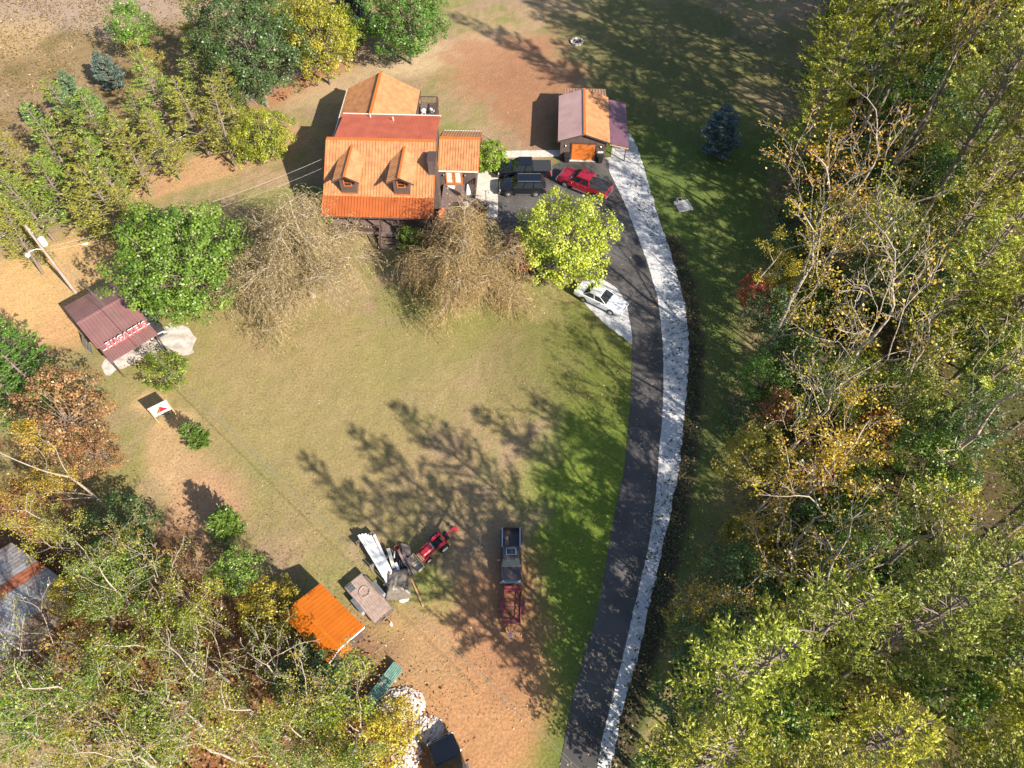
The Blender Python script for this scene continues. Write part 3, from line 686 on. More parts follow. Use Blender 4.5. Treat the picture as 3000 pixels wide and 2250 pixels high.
def cabin(parent, xb0, xb1, wb, zb, xt0, xt1, wt, zt, paint, name='cab', pillars=(0.5,)):
    """greenhouse: lower outline x xb0(rear)..xb1(front), roof outline xt0..xt1"""
    B = [(xb0, -wb, zb), (xb1, -wb, zb), (xb1, wb, zb), (xb0, wb, zb)]; T_ = [(xt0, -wt, zt), (xt1, -wt, zt), (xt1, wt, zt), (xt0, wt, zt)]
    mb = MB(); mb.add(B + T_, [(3, 2, 1, 0), (0, 1, 5, 4), (1, 2, 6, 5), (2, 3, 7, 6), (3, 0, 4, 7)])
    top = [(xt0 + .05, -wt + .08, zt + .045), (xt1 - .08, -wt + .08, zt + .045), (xt1 - .08, wt - .08, zt + .045), (xt0 + .05, wt - .08, zt + .045)]
    b = len(mb.v); mb.add(T_ + top, [(4, 5, 6, 7), (0, 1, 5, 4), (1, 2, 6, 5), (2, 3, 7, 6), (3, 0, 4, 7)])
    c = mb.build(name, paint, parent)
    l = lambda p, q, t: tuple(Vector(p).lerp(Vector(q), t))
    v, f = quadpanel(B[1], B[2], T_[2], T_[1], inset=.07); MB().add(v, f).build('windshield', M['glass'], c)
    v, f = quadpanel(B[3], B[0], T_[0], T_[3], inset=.10); MB().add(v, f).build('rear_window', M['glass'], c)
    cuts = [0.0] + list(pillars) + [1.0]
    for s_ in (0, 1):
        for t0, t1 in zip(cuts[:-1], cuts[1:]):
            if s_ == 0: q = (l(B[0], B[1], t0), l(B[0], B[1], t1), l(T_[0], T_[1], t1), l(T_[0], T_[1], t0))
            else: q = (l(B[3], B[2], t1), l(B[3], B[2], t0), l(T_[3], T_[2], t0), l(T_[3], T_[2], t1))
            v, f = quadpanel(*q, inset=.11); MB().add(v, f).build('side_window', M['glass'], c)
    return c

def lights(parent, x, y, z, mat_, name, w=.28, h=.2, d=.1):
    for s_ in (-1, 1): MB().box((x, s_ * y, z), (d, w, h)).build(name, mat_, parent, bevel=.02)

def arches(parent, xs_, w, r, zc):
    for x in xs_:
        for s_ in (-1, 1):
            n = 14; pts = [(x + r * math.cos(math.pi * i / n), zc + r * math.sin(math.pi * i / n)) for i in range(n + 1)] + [(x - r, zc - .12), (x + r, zc - .12)]
            mb = MB(); mb.extr(pts, s_ * (w + .006), s_ * (w - .22), lambda a, b, t: (a, t, b)); mb.build('wheel_arch', M['black_plastic'], parent)

def pickup(loc, rz, label, paint, L=5.85, W=1.0, tonneau=True, group=None):
    t = thing('pickup_truck', loc, rz, label, 'pickup truck', group); h = L / 2
    MB().loft([ring(h - .02, W * .86, .50, .80, .92, W * .7), ring(h - .10, W * .95, .42, .95, 1.04, W * .80), ring(h - .5, W * .99, .38, 1.04, 1.15, W * .82), ring(h - 1.45, W, .38, 1.10, 1.22, W * .84),
               ring(h - 1.6, W, .38, 1.12, 1.20, W * .90), ring(-.75, W, .38, 1.14, 1.20, W * .93), ring(-.95, W, .40, 1.17, 1.22, W * .94), ring(-h + .12, W, .46, 1.18, 1.23, W * .94), ring(-h, W * .95, .55, 1.14, 1.20, W * .92)]).build('body', paint, t, smooth=False, bevel=.03)
    cabin(t, -.92, h - 1.42, W * .93, 1.18, -.78, h - 2.25, W * .74, 1.84, paint, 'cab', (.42,))
    if tonneau: MB().box((-h + 1.0, 0, 1.265), (1.86, W * 1.82, .05)).build('bed_cover', M['tonneau'], t, bevel=.02)
    MB().box((h + .03, 0, .55), (.14, W * 1.9, .22)).build('front_bumper', M['chrome'], t, bevel=.04)
    MB().box((h - .01, 0, .84), (.06, W * 1.2, .26)).build('grille', M['black_plastic'], t, bevel=.02)
    MB().box((-h - .06, 0, .58), (.16, W * 1.86, .2)).build('rear_bumper', M['chrome'], t, bevel=.04)
    lights(t, h - .07, W * .78, .86, M['lamp_glass'], 'headlight'); lights(t, -h + .03, W * .93, 1.0, M['tail_red'], 'tail_light', .12, .36, .12)
    arches(t, (h - 1.05, -h + 1.22), W, .46, .42)
    for x in (h - 1.05, -h + 1.22):
        for y in (-W + .12, W - .12): wheel(t, x, y, .39)
    for s_ in (-1, 1):
        MB().box((h - 1.95, s_ * (W + .16), 1.25), (.12, .22, .18)).build('mirror', paint, t, bevel=.03)
        MB().bar((h - 2.0, s_ * (W + .05), .42), (-.9, s_ * (W + .05), .42), .13, .05).build('running_board', M['chrome'], t)
        for x in (.35, -.55): MB().box((x, s_ * (W + .005), 1.02), (.2, .03, .04)).build('door_handle', M['chrome'], t)
    return t

def suv(loc, rz, label, paint, L=4.85, W=.96):
    t = thing('suv', loc, rz, label, 'suv'); h = L / 2
    MB().loft([ring(h - .02, W * .84, .45, .78, .9, W * .7), ring(h - .12, W * .95, .38, .92, 1.02, W * .8), ring(h - .6, W * .99, .36, 1.02, 1.12, W * .82), ring(h - 1.3, W, .36, 1.08, 1.16, W * .85), ring(0, W, .36, 1.1, 1.16, W * .93), ring(-h + .2, W, .4, 1.1, 1.16, W * .93), ring(-h, W * .93, .5, 1.05, 1.12, W * .88)]).build('body', paint, t, bevel=.03)
    cabin(t, -h + .04, h - 1.22, W * .92, 1.13, -h + .32, h - 1.95, W * .74, 1.76, paint, 'cabin', (.36, .68))
    for s_ in (-1, 1):
        MB().bar((-h + .5, s_ * W * .64, 1.86), (.45, s_ * W * .64, 1.86), .05, .04).bar((-h + .55, s_ * W * .64, 1.8), (-h + .55, s_ * W * .64, 1.87), .04, .04).bar((.4, s_ * W * .64, 1.8), (.4, s_ * W * .64, 1.87), .04, .04).build('roof_rail', M['chrome'], t)
        MB().box((h - 1.6, s_ * (W + .12), 1.2), (.12, .2, .16)).build('mirror', paint, t, bevel=.03)
        MB().bar((h - 1.7, s_ * (W + .02), .40), (-h + 1.5, s_ * (W + .02), .40), .1, .05).build('running_board', M['chrome'], t)
    MB().box((h + .02, 0, .52), (.12, W * 1.85, .2)).build('front_bumper', M['chrome'], t, bevel=.04); MB().box((-h - .04, 0, .55), (.12, W * 1.8, .2)).build('rear_bumper', paint, t, bevel=.04)
    lights(t, h - .08, W * .76, .82, M['lamp_glass'], 'headlight'); lights(t, -h + .02, W * .86, .98, M['tail_red'], 'tail_light', .12, .3, .1)
    arches(t, (h - .95, -h + 1.0), W, .44, .40)
    for x in (h - .95, -h + 1.0):
        for y in (-W + .12, W - .12): wheel(t, x, y, .37)
    return t

def sedan(loc, rz, label, paint, L=5.1, W=.95, name='sedan'):
    t = thing(name, loc, rz, label, 'car'); h = L / 2
    MB().loft([ring(h, W * .80, .42, .58, .64, W * .7), ring(h - .12, W * .93, .32, .66, .74, W * .8), ring(h - .7, W * .99, .28, .78, .86, W * .84), ring(h - 1.5, W, .26, .88, .95, W * .86), ring(.4, W, .26, .92, .96, W * .9), ring(-1.1, W, .26, .92, .96, W * .9), ring(-h + .6, W * .98, .3, .86, .94, W * .82), ring(-h + .1, W * .93, .36, .78, .88, W * .78), ring(-h, W * .85, .46, .70, .80, W * .72)]).build('body', paint, t, bevel=.03)
    cabin(t, -h + .95, h - 1.55, W * .88, .93, -h + 1.55, h - 2.35, W * .68, 1.38, paint, 'cabin', (.5,))
    MB().box((h - .02, 0, .46), (.16, W * 1.8, .2)).build('front_bumper', paint, t, bevel=.05); MB().box((-h + .02, 0, .5), (.16, W * 1.75, .2)).build('rear_bumper', paint, t, bevel=.05)
    lights(t, h - .05, W * .66, .62, M['lamp_glass'], 'headlight', .36, .12, .1); lights(t, -h + .03, W * .66, .72, M['tail_red'], 'tail_light', .4, .14, .08)
    MB().box((h - .02, 0, .63), (.06, W * .7, .12)).build('grille', M['black_plastic'], t, bevel=.01)
    arches(t, (h - .98, -h + 1.12), W, .38, .34)
    for x in (h - .98, -h + 1.12):
        for y in (-W + .1, W - .1): wheel(t, x, y, .325, .2)
    for s_ in (-1, 1): MB().box((h - 1.95, s_ * (W + .07), .98), (.14, .16, .12)).build('mirror', paint, t, bevel=.02)
    return t

def heading(a, b): d = Vector(b) - Vector(a); return math.atan2(d.y, d.x)
pickup((1.35, 62.75, .03), R(180.5), 'black pickup truck with flat black bed cover, nearest the walkway', M['black_paint'], 5.7, .98)
suv((1.1, 60.05, .03), R(180), 'black suv with silver roof rails parked below the black pickup', M['black_paint'])
pickup((7.75, 60.55, .03), R(148), 'shiny red crew cab pickup truck with black bed cover before the garage', M['red_paint'], 5.85, 1.0)
sedan((8.35, 44.45, .02), R(-33.5), 'white old sedan parked on the pale gravel lay-by under the lime green maple', M['white_paint_car'], 5.0, .93)
sedan(tuple(at(1520, 755) + Vector((0, 0, .03))), R(105), 'dark red car mostly hidden between the willow and the lime green maple', M['red_paint'], 4.6, .9)
pickup(tuple(at(452, 962)), R(-52), 'dark grey truck nose out beside the maroon shed under the green maple', M['grey_paint'], 3.9, .72, True)
pickup(tuple(at(1336, 2290)), R(115), 'dark pickup truck cut off by the bottom edge near the stone heaps', M['black_paint'], 5.2, .95)
ls_ = thing('metal_sheets', tuple(at(287, 1035)), R(44.2), 'pale metal sheets leaning on the left wall of the maroon shed', 'sheet')
for k in range(3): MB().add([(-.35 - .1 * k, k * .5, 0), (-.35 - .1 * k, k * .5 + .9, 0), (-.02, k * .5 + .9, 1.15), (-.02, k * .5, 1.15), (-.39 - .1 * k, k * .5, 0), (-.39 - .1 * k, k * .5 + .9, 0), (-.06, k * .5 + .9, 1.15), (-.06, k * .5, 1.15)], [(0, 1, 2, 3), (7, 6, 5, 4), (0, 4, 5, 1), (1, 5, 6, 2), (2, 6, 7, 3), (3, 7, 4, 0)]).build('sheet', M['steel'], ls_)

# ---- old compact pickup with an open bed
T1 = thing('old_pickup_truck', (-.06, 19.3, 0), R(-90), 'weathered dark pickup truck with sunroof and open bed, in front of the red trailer', 'pickup truck')
L_, W_ = 4.05, .78; h = L_ / 2
MB().loft([ring(h - .02, W_ * .95, .42, .72, .80, W_ * .9), ring(h - .08, W_ * .99, .36, .82, .88, W_ * .92), ring(h - 1.05, W_, .36, .90, .95, W_ * .93), ring(.55, W_, .36, .92, .96, W_ * .95), ring(-.42, W_, .36, .92, .96, W_ * .95), ring(-.46, W_ * .96, .36, .9, .94, W_ * .92)]).build('body', M['old_paint'], T1, bevel=.02)
cb_ = cabin(T1, -.42, h - .98, W_ * .93, .94, -.36, h - 1.38, W_ * .78, 1.46, M['old_paint'], 'cab', ())
MB().box((.06, 0, 1.515), (.42, .62, .03)).build('sunroof', M['glass'], cb_, bevel=.01)
MB().box((.06, 0, 1.508), (.52, .74, .02)).build('sunroof_frame', M['chrome'], cb_)
bed = MB().box((-1.24, 0, .50), (1.54, 1.36, .06))
bed.box((-1.24, .66, .72), (1.54, .06, .46)).box((-1.24, -.66, .72), (1.54, .06, .46)).box((-2.0, 0, .72), (.06, 1.42, .46)).box((-.49, 0, .72), (.05, 1.36, .46))
bed.build('bed', M['old_paint'], T1)
for s_ in (-1, 1):
    MB().loft([[(x, s_ * (.66 + .16 * k), z) for k, z in ((0, .42), (1, .42), (1, .42 + zz), (0, .45 + zz))] for x, zz in ((-1.95, .1), (-1.75, .32), (-1.3, .40), (-.85, .32), (-.6, .1))]).build('fender', M['old_paint'], T1)
    MB().bar((-.45, s_ * .66, .97), (-2.02, s_ * .66, .97), .09, .05).build('bed_rail', M['chrome'], T1)
    MB().bar((.52, s_ * .78, 1.05), (.60, s_ * .92, 1.08), .03, .03).box((.6, s_ * .95, 1.1), (.05, .12, .16)).build('mirror', M['chrome'], T1)
for x in (h - .72, -1.28):
    for y in (-.68, .68): wheel(T1, x, y, .31, .18, M['steel'])
MB().box((h + .04, 0, .52), (.1, 1.64, .17)).build('front_bumper', M['chrome'], T1, bevel=.03); MB().box((h - .01, 0, .74), (.04, 1.4, .16)).build('grille', M['chrome'], T1)
MB().box((-2.08, 0, .50), (.08, 1.5, .14)).build('rear_bumper', M['chrome'], T1)
lights(T1, h, .58, .76, M['lamp_glass'], 'headlight', .16, .14, .06); lights(T1, -2.04, .62, .74, M['tail_red'], 'tail_light', .1, .2, .04)
for (dx, dy, a_, mt, nm) in ((-1.15, .44, 4, M['wood_new'], 'loose_board'), (-1.0, .30, -3, M['wood_new'], 'loose_board')):
    b_ = tag(MB().box((0, 0, 0), (.75, .09, .03)).build(nm, mt), 'short ochre board in the bed of the weathered pickup, ' + ('outer one' if dy > .4 else 'inner one'), 'board', 'boards in the truck bed')
    b_.location = (-.06 + dy * 1.0 - .9 + .2, 19.3 - dx, .56); b_.rotation_euler = (0, 0, R(90 + a_))

# ---- trailers
def utility_trailer(loc, rz):
    t = thing('utility_trailer', loc, rz, 'small maroon mesh-floored trailer with v tongue in front of the old truck', 'trailer')
    fr = MB(); L, W = 2.25, 1.26
    for s_ in (-1, 1): fr.bar((-L / 2, s_ * W / 2, .5), (L / 2, s_ * W / 2, .5), .06, .1).bar((-L / 2, s_ * W / 2, .82), (L / 2, s_ * W / 2, .82), .05, .05)
    for x in (-L / 2, L / 2): fr.bar((x, -W / 2, .5), (x, W / 2, .5), .06, .1); fr.bar((x, -W / 2, .82), (x, W / 2, .82), .05, .05)
    for x in (-L / 2, -.3, .35, L / 2):
        for s_ in (-1, 1): fr.bar((x, s_ * W / 2, .5), (x, s_ * W / 2, .82), .05, .05)
    for x in (-.55, 0, .45, .8): fr.bar((x, -W / 2, .47), (x, W / 2, .47), .05, .05)
    fr.bar((.8, 0, .50), (1.1, 0, .50), .05, .05)
    fr.build('frame', M['maroon_paint'], t)
    MB().box((0, 0, .43), (L, W - .02, .03)).build('floor', M['rust'], t)
    tg = MB().add([(-L / 2 - .02, -W / 2, .5), (-L / 2 - .02, W / 2, .5), (-L / 2 - .22, W / 2, 1.0), (-L / 2 - .22, -W / 2, 1.0), (-L / 2 + .02, -W / 2, .5), (-L / 2 + .02, W / 2, .5), (-L / 2 - .18, W / 2, 1.0), (-L / 2 - .18, -W / 2, 1.0)], [(0, 1, 2, 3), (7, 6, 5, 4), (0, 4, 5, 1), (1, 5, 6, 2), (2, 6, 7, 3), (3, 7, 4, 0)])
    tg.build('tailgate', M['maroon_paint'], t)
    MB().bar((L / 2, -.42, .47), (L / 2 + .78, -.03, .45), .05, .06).bar((L / 2, .42, .47), (L / 2 + .78, .03, .45), .05, .06).bar((L / 2, 0, .47), (L / 2 + .8, 0, .45), .05, .06).build('tongue', M['maroon_paint'], t)
    MB().box((L / 2 + .86, 0, .47), (.2, .32, .08)).tube((L / 2 + .9, .12, 0), (L / 2 + .9, .12, .6), .03).build('coupler', M['steel'], t)
    for s_ in (-1, 1):
        wheel(t, -.1, s_ * (W / 2 + .14), .27, .16, M['steel'])
        MB().loft([[(x, s_ * (W / 2 + k), z + zz) for k, zz in ((.04, 0), (.26, 0), (.26, .03), (.04, .03))] for x, z in ((-.47, .44), (-.38, .62), (.18, .62), (.27, .44))]).build('mudguard', M['maroon_paint'], t)
        lights_ = MB().box((-L / 2 + .45, s_ * (W / 2 + .06), .55), (.08, .08, .08)).build('marker_light', M['tail_red'], t)
    return t
utility_trailer((.0, 15.5, 0), R(-93))
T2 = thing('flatbed_trailer', (-10.17, 16.05, 0), R(-46.5), 'long flat trailer with weathered grey plank deck beside the orange shed', 'trailer')
LL, WW = 3.75, 1.52
for i in range(9): MB().box((-.12, -WW / 2 + (i + .5) * WW / 9, .62), (LL - .3, WW / 9 - .012, .05)).build('plank', M['plank'], T2)
fr = MB()
for s_ in (-1, 1): fr.bar((-LL / 2, s_ * (WW / 2 + .03), .58), (LL / 2, s_ * (WW / 2 + .03), .58), .07, .16)
for x in (-LL / 2, LL / 2 - .18, LL / 2): fr.bar((x, -WW / 2, .58), (x, WW / 2, .58), .08, .12)
for y in (-.3, .25): fr.bar((LL / 2 - .2, y, .56), (LL / 2, y, .56), .08, .1)
fr.build('frame', M['plank_dark'], T2)
MB().bar((LL / 2, -.45, .55), (LL / 2 + .55, -.02, .5), .06, .08).bar((LL / 2, .45, .55), (LL / 2 + .55, .02, .5), .06, .08).build('tongue', M['rust'], T2)
MB().box((LL / 2 + .62, 0, .52), (.2, .14, .1)).tube((LL / 2 + .5, .1, 0), (LL / 2 + .5, .1, .75), .035).build('coupler', M['offwhite'], T2)
for s_ in (-1, 1):
    MB().loft([[(x, s_ * (WW / 2 + k), z + zz) for k, zz in ((.07, 0), (.30, 0), (.30, .03), (.07, .03))] for x, z in ((-.95, .42), (-.8, .66), (.45, .66), (.6, .42))]).build('mudguard', M['steel'], T2)
    for x in (-.5, .15): wheel(T2, x, s_ * (WW / 2 + .17), .29, .17, M['steel'])
MB().bar((-1.5, WW / 2 + .02, .75), (.4, WW / 2 + .02, .75), .16, .12).build('side_rail', M['plank_dark'], T2)
rmp = MB()
for i in range(6): rmp.bar((-LL / 2 + .12 + i * .1, -WW / 2 + .06, .68), (-LL / 2 + .12 + i * .1, -WW / 2 + .5, .68), .045, .05)
rmp.bar((-LL / 2 + .08, -WW / 2 + .06, .68), (-LL / 2 + .66, -WW / 2 + .06, .68), .04, .05).bar((-LL / 2 + .08, -WW / 2 + .5, .68), (-LL / 2 + .66, -WW / 2 + .5, .68), .04, .05)
rmp.build('ramp_grid', M['steel'], T2)
hose = MB(); tw = Matrix.Rotation(R(-46.5), 3, 'Z'); pts = []
for i in range(60):
    a_ = i / 59 * 2 * math.pi * 2.6; r_ = .36 + .05 * math.sin(a_ * .7)
    pts.append(Vector((-10.17, 16.05, .68 + i * .0006)) + tw @ Vector((-.62 + r_ * math.cos(a_) * 1.05, .08 + r_ * math.sin(a_), 0)))
tag(hose.path(pts, .016, 5).build('hose', M['tan_steel']), 'coiled hose lying on the plank deck of the long trailer', 'hose')

# ---- compact tractor with loader bucket and post-hole auger
TR = thing('tractor', tuple(at(1270, 1612)), heading(at(1330, 1560), at(1250, 1625)), 'red compact tractor with front loader bucket beside the lumber pile', 'tractor')
MB().loft([[(x, y, z) for y, z in ((-w, .55), (-w, zt - .08), (-w * .6, zt), (w * .6, zt), (w, zt - .08), (w, .55))] for x, w, zt in ((.05, .30, 1.02), (.5, .29, 1.0), (.95, .26, .95), (1.05, .22, .88))]).build('hood', M['tractor_red'], TR, bevel=.02)
MB().box((-.1, 0, .55), (1.3, .34, .34)).build('chassis', M['black_plastic'], TR, bevel=.03); MB().box((.06, 0, 1.0), (.12, .52, .16)).build('dashboard', M['steel'], TR, bevel=.02)
st = MB().tube((-.12, 0, 1.05), (-.02, 0, .98), .02)
for i in range(14):
    a0, a1 = 2 * math.pi * i / 14, 2 * math.pi * (i + 1) / 14
    st.tube((-.16 - .05 * math.cos(a0) * .0, .17 * math.cos(a0), 1.08 + .17 * math.sin(a0) * .3), (-.16, .17 * math.cos(a1), 1.08 + .17 * math.sin(a1) * .3), .014, n=5)
st.build('steering_wheel', M['black_plastic'], TR)
MB().lathe([(.05, 0), (.22, .02), (.25, .08), (.2, .12), (.03, .1)], (-.48, 0, .72), 14).box((-.70, 0, .92), (.08, .42, .32)).build('seat', M['black_plastic'], TR, bevel=.03)
for s_ in (-1, 1):
    MB().loft([[(x, s_ * (.28 + k), z + zz) for k, zz in ((0, 0), (.24, 0), (.24, .04), (0, .04))] for x, z in ((-1.08, .66), (-.9, .88), (-.45, .90), (-.18, .70))]).build('fender', M['tractor_red'], TR)
    wheel(TR, -.62, s_ * .56, .42, .26, M['offwhite']); wheel(TR, .78, s_ * .46, .26, .17, M['offwhite'])
    MB().bar((.0, s_ * .40, .92), (.75, s_ * .42, .78), .07, .1).bar((.75, s_ * .42, .78), (1.35, s_ * .42, .35), .07, .1).build('loader_arm', M['tractor_red'], TR)
MB().bar((1.08, -.34, .62), (1.08, .34, .62), .12, .1).bar((1.2, -.36, .5), (1.2, .36, .5), .1, .08).build('loader_cross_bar', M['wood_new'], TR)
bk = MB()
bk.box((1.62, 0, .12), (.55, 1.28, .04)).box((1.36, 0, .34), (.04, 1.28, .46))
for y in (-.64, .64): bk.prism([(1.34, y - .02), (1.9, y - .02), (1.9, y + .02), (1.34, y + .02)], .1, .42)
bk.build('bucket', M['tan_steel'], TR)
for y in (-.2, .0, .25): MB().bar((1.4, y, .16), (1.86, y - .04, .16), .03, .03).build('bucket_rib', M['steel'], TR)
ro = MB()
for s_ in (-1, 1): ro.bar((-.82, s_ * .36, .6), (-.86, s_ * .36, 1.55), .06, .06)
ro.bar((-.86, -.38, 1.56), (-.86, .38, 1.56), .06, .06).build('roll_bar', M['tractor_red'], TR)
MB().box((-1.18, .05, .62), (.4, .42, .36)).lathe([(.05, 0), (.17, .02), (.17, .3), (.1, .34)], (-1.32, -.22, .5), 10).build('gearbox', M['black_plastic'], TR, bevel=.03)
MB().bar((-1.3, 0, .8), (-2.25, .0, 1.05), .09, .12).tube((-2.2, 0, 1.05), (-2.2, 0, .15), .05).lathe([(.16, 0), (.18, .04), (.04, .06)], (-2.2, 0, .3), 10).lathe([(.16, 0), (.18, .04), (.04, .06)], (-2.2, 0, .55), 10).build('auger_boom', M['tractor_red'], TR)

# ------------------------------------------------------------------ yard objects
def single(mb, name, material, loc, rz, label, cat, group=None, bevel=0.0, smooth=False):
    o = mb.build(name, material, None, smooth, bevel); o.location = loc; o.rotation_euler = (0, 0, rz)
    return tag(o, label, cat, group)
c4 = lambda x, y, z=0.0: at(950 + .31646 * x, 1500 + .31646 * y, z)
# white beams fanned out of the tarp
beams = [(318, 212, 545, 585), (348, 204, 562, 580), (378, 200, 580, 572), (400, 212, 592, 566), (425, 216, 600, 560), (462, 212, 618, 555)]
ord_ = ('leftmost of the fan', 'second from the left', 'third from the left', 'third from the right', 'second from the right', 'rightmost, set apart')
for i, (x0, y0, x1, y1) in enumerate(beams):
    a_, b_ = c4(x0, y0, .78), c4(x1, y1, .78); d_ = (b_ - a_); b_ = b_ + d_.normalized() * 1.0; m_ = (a_ + b_) / 2
    single(MB().box((0, 0, 0), ((b_ - a_).length, .19, .12)), 'beam', M['white'], (m_.x, m_.y, .74 + .022 * (i % 2)), heading(a_, b_), 'long white beam in the fanned pile, ' + ord_[i], 'beam', 'white beams in the lumber pile', .008)
for k, (x, y) in enumerate(((340, 250), (470, 470), (600, 640))):     # sleepers the beams rest on
    p = c4(x + 40, y, .3); single(MB().box((0, 0, 0), (1.5, .16, .66)), 'trestle', M['plank_dark'], (p.x, p.y, .33), R(35), 'dark trestle under the white beams, ' + ('at the far end', 'at the middle', 'near the tarp')[k], 'trestle', 'trestles under the beams')
for i, (x0, y0, x1, y1, w, mt, lb) in enumerate(((590, 335, 650, 540, .26, 'offwhite', 'wide pale board with dark slot right of the white beams'), (660, 470, 690, 545, .2, 'white', 'short white board poking from the tarp beside the wide pale board'), (652, 365, 648, 425, .07, 'white', 'thin white stick standing out of the dark scrap'))):
    a_, b_ = c4(x0, y0, .6), c4(x1, y1, .6); m_ = (a_ + b_) / 2
    single(MB().box((0, 0, 0), ((b_ - a_).length, w, .1)), 'board', M[mt], (m_.x, m_.y, .55 + .03 * i), heading(a_, b_), lb, 'board', None, .006)
for i, (x0, y0, x1, y1) in enumerate(((700, 390, 790, 560), (735, 400, 815, 530), (770, 440, 838, 585), (690, 360, 740, 470))):
    a_, b_ = c4(x0, y0, .4), c4(x1, y1, .4); m_ = (a_ + b_) / 2
    single(MB().box((0, 0, 0), ((b_ - a_).length * 1.15, .17, .06)), 'board', M['plank'], (m_.x, m_.y, .30 + .07 * i), heading(a_, b_), ('weathered grey board slanting into the scrap pile, lowest', 'weathered grey board in the middle of the scrap pile', 'weathered grey board at the right edge of the scrap pile', 'weathered grey board topmost by the red bucket')[i], 'board', 'grey boards in the scrap pile')
for i in range(4):
    a_, b_ = c4(716 + i * 20, 285 + i * 4, .5), c4(735 + i * 20, 390 + i * 3, .5); m_ = (a_ + b_) / 2
    single(MB().box((0, 0, 0), ((b_ - a_).length, .16, .34 - .03 * i)), 'board', M['plank'], (m_.x, m_.y, .18), heading(a_, b_), ('leftmost', 'second', 'third', 'rightmost')[i] + ' short brown board in the upright bundle by the tractor', 'board', 'bundle of short boards')
for i, (x0, y0, x1, y1, mt, lb) in enumerate(((790, 580, 915, 870, 'wood_new', 'long orange timber running out under the tarp'), (800, 600, 895, 770, 'rust', 'dark rusty rod beside the long orange timber'))):
    a_, b_ = c4(x0, y0, .1), c4(x1, y1, .1); m_ = (a_ + b_) / 2
    single(MB().box((0, 0, 0), ((b_ - a_).length, .13 if i == 0 else .05, .1 if i == 0 else .05)), 'timber', M[mt], (m_.x + .05 * i, m_.y, .07), heading(a_, b_), lb, 'timber')
p = c4(675, 335, .5)
bu = thing('bucket', (p.x, p.y, .25), 0, 'red bucket with dark open top on the scrap pile', 'bucket')
MB().lathe([(.17, 0), (.21, .40), (.20, .40), (.16, .03)], (0, 0, 0), 18).build('pail', M['bucket_red'], bu); MB().lathe([(.05, .3), (.19, .3), (.19, .31), (.05, .31)], (0, 0, 0), 16).build('contents', M['black_plastic'], bu)
p = c4(660, 545, .5); single(MB().box((0, 0, 0), (.34, .4, .36)), 'crate', M['blue_plastic'], (p.x, p.y, .45), R(20), 'blue plastic crate at the top edge of the tarp', 'crate', None, .02)
p = c4(612, 505, .2); single(MB().box((0, 0, 0), (.16, .2, .3)).box((0, 0, .17), (.08, .08, .06)), 'jug', M['leaf_lime'] if False else mat('lime_plastic', (.25, .55, .03), .4), (p.x, p.y, .16), R(25), 'lime green jug between the white beams and the pale board', 'jug', None, .02)
sp = np.random.RandomState(3)
scr = ('dark bent pipe', 'black plastic scrap', 'dark angle iron', 'black tub', 'dark tyre carcass', 'dark metal rack')
for i, (x, y) in enumerate(((620, 400), (690, 450), (720, 500), (650, 440), (740, 540), (590, 400))):
    p = c4(x, y, .25); mb = MB()
    if i in (0, 2, 5): mb.bar((-.5, 0, 0), (.5, .05, .06), .06, .06).bar((-.4, .18, 0), (.45, .2, .03), .05, .05).bar((-.3, -.02, .03), (-.25, .2, .04), .05, .05)
    else: mb.lathe([(.12, 0), (.26, .02), (.30, .22), (.24, .24), (.2, .06)], (0, 0, -.1), 12)
    single(mb, 'scrap', M['black_plastic'] if i != 2 else M['steel'], (p.x, p.y, .22 + .04 * i), R(55 + 17 * i), scr[i] + (' left of the pale board', ' under the grey boards', ' beside the tarp', ' beside the pale board', ' against the top of the tarp', ' next to the white beams')[i], 'scrap', 'scrap pieces in the lumber pile')
# tarp thrown over the near end: a draped, folded sheet
tp = MB(); n = 26; pts = []
cen = c4(680, 665); ax = heading(c4(560, 585), c4(760, 560))
for j in range(n):
    for i in range(n):
        u, v = i / (n - 1) * 2 - 1, j / (n - 1) * 2 - 1
        r_ = max(abs(u), abs(v)); hgt = .95 * (1 - max(0, r_ - .55) / .45 * .95) - .12 * v
        f = mnoise.noise(Vector((u * 3.1, v * 1.2, 1.0))) * .13 + mnoise.noise(Vector((u * 7, v * 5, 4))) * .09
        ca, sa = math.cos(ax), math.sin(ax); q = (u * 1.02 + f, v * 1.28 + f * .8)
        pts.append((q[0] * ca - q[1] * sa, q[0] * sa + q[1] * ca, max(.02, hgt + f * 1.3)))
tp.add(pts, [(j * n + i, j * n + i + 1, (j + 1) * n + i + 1, (j + 1) * n + i) for j in range(n - 1) for i in range(n - 1)])
o = tp.build('tarp', M['tarp'], None, smooth=True); o.location = (cen.x, cen.y, 0); m_ = o.modifiers.new('solid', 'SOLIDIFY'); m_.thickness = .01
tag(o, 'crumpled grey brown tarp over the near end of the lumber pile', 'tarp')
# pieces of clear sheet at the tarp's hem
p = c4(735, 790); single(MB().lathe([(.05, .0), (.4, .01), (.45, .12), (.3, .2), (.06, .22)], (0, 0, 0), 9), 'plastic_sheet', M['offwhite'], (p.x, p.y, 0), 0, 'bunched clear plastic sheeting at the lower hem of the tarp', 'plastic sheet')
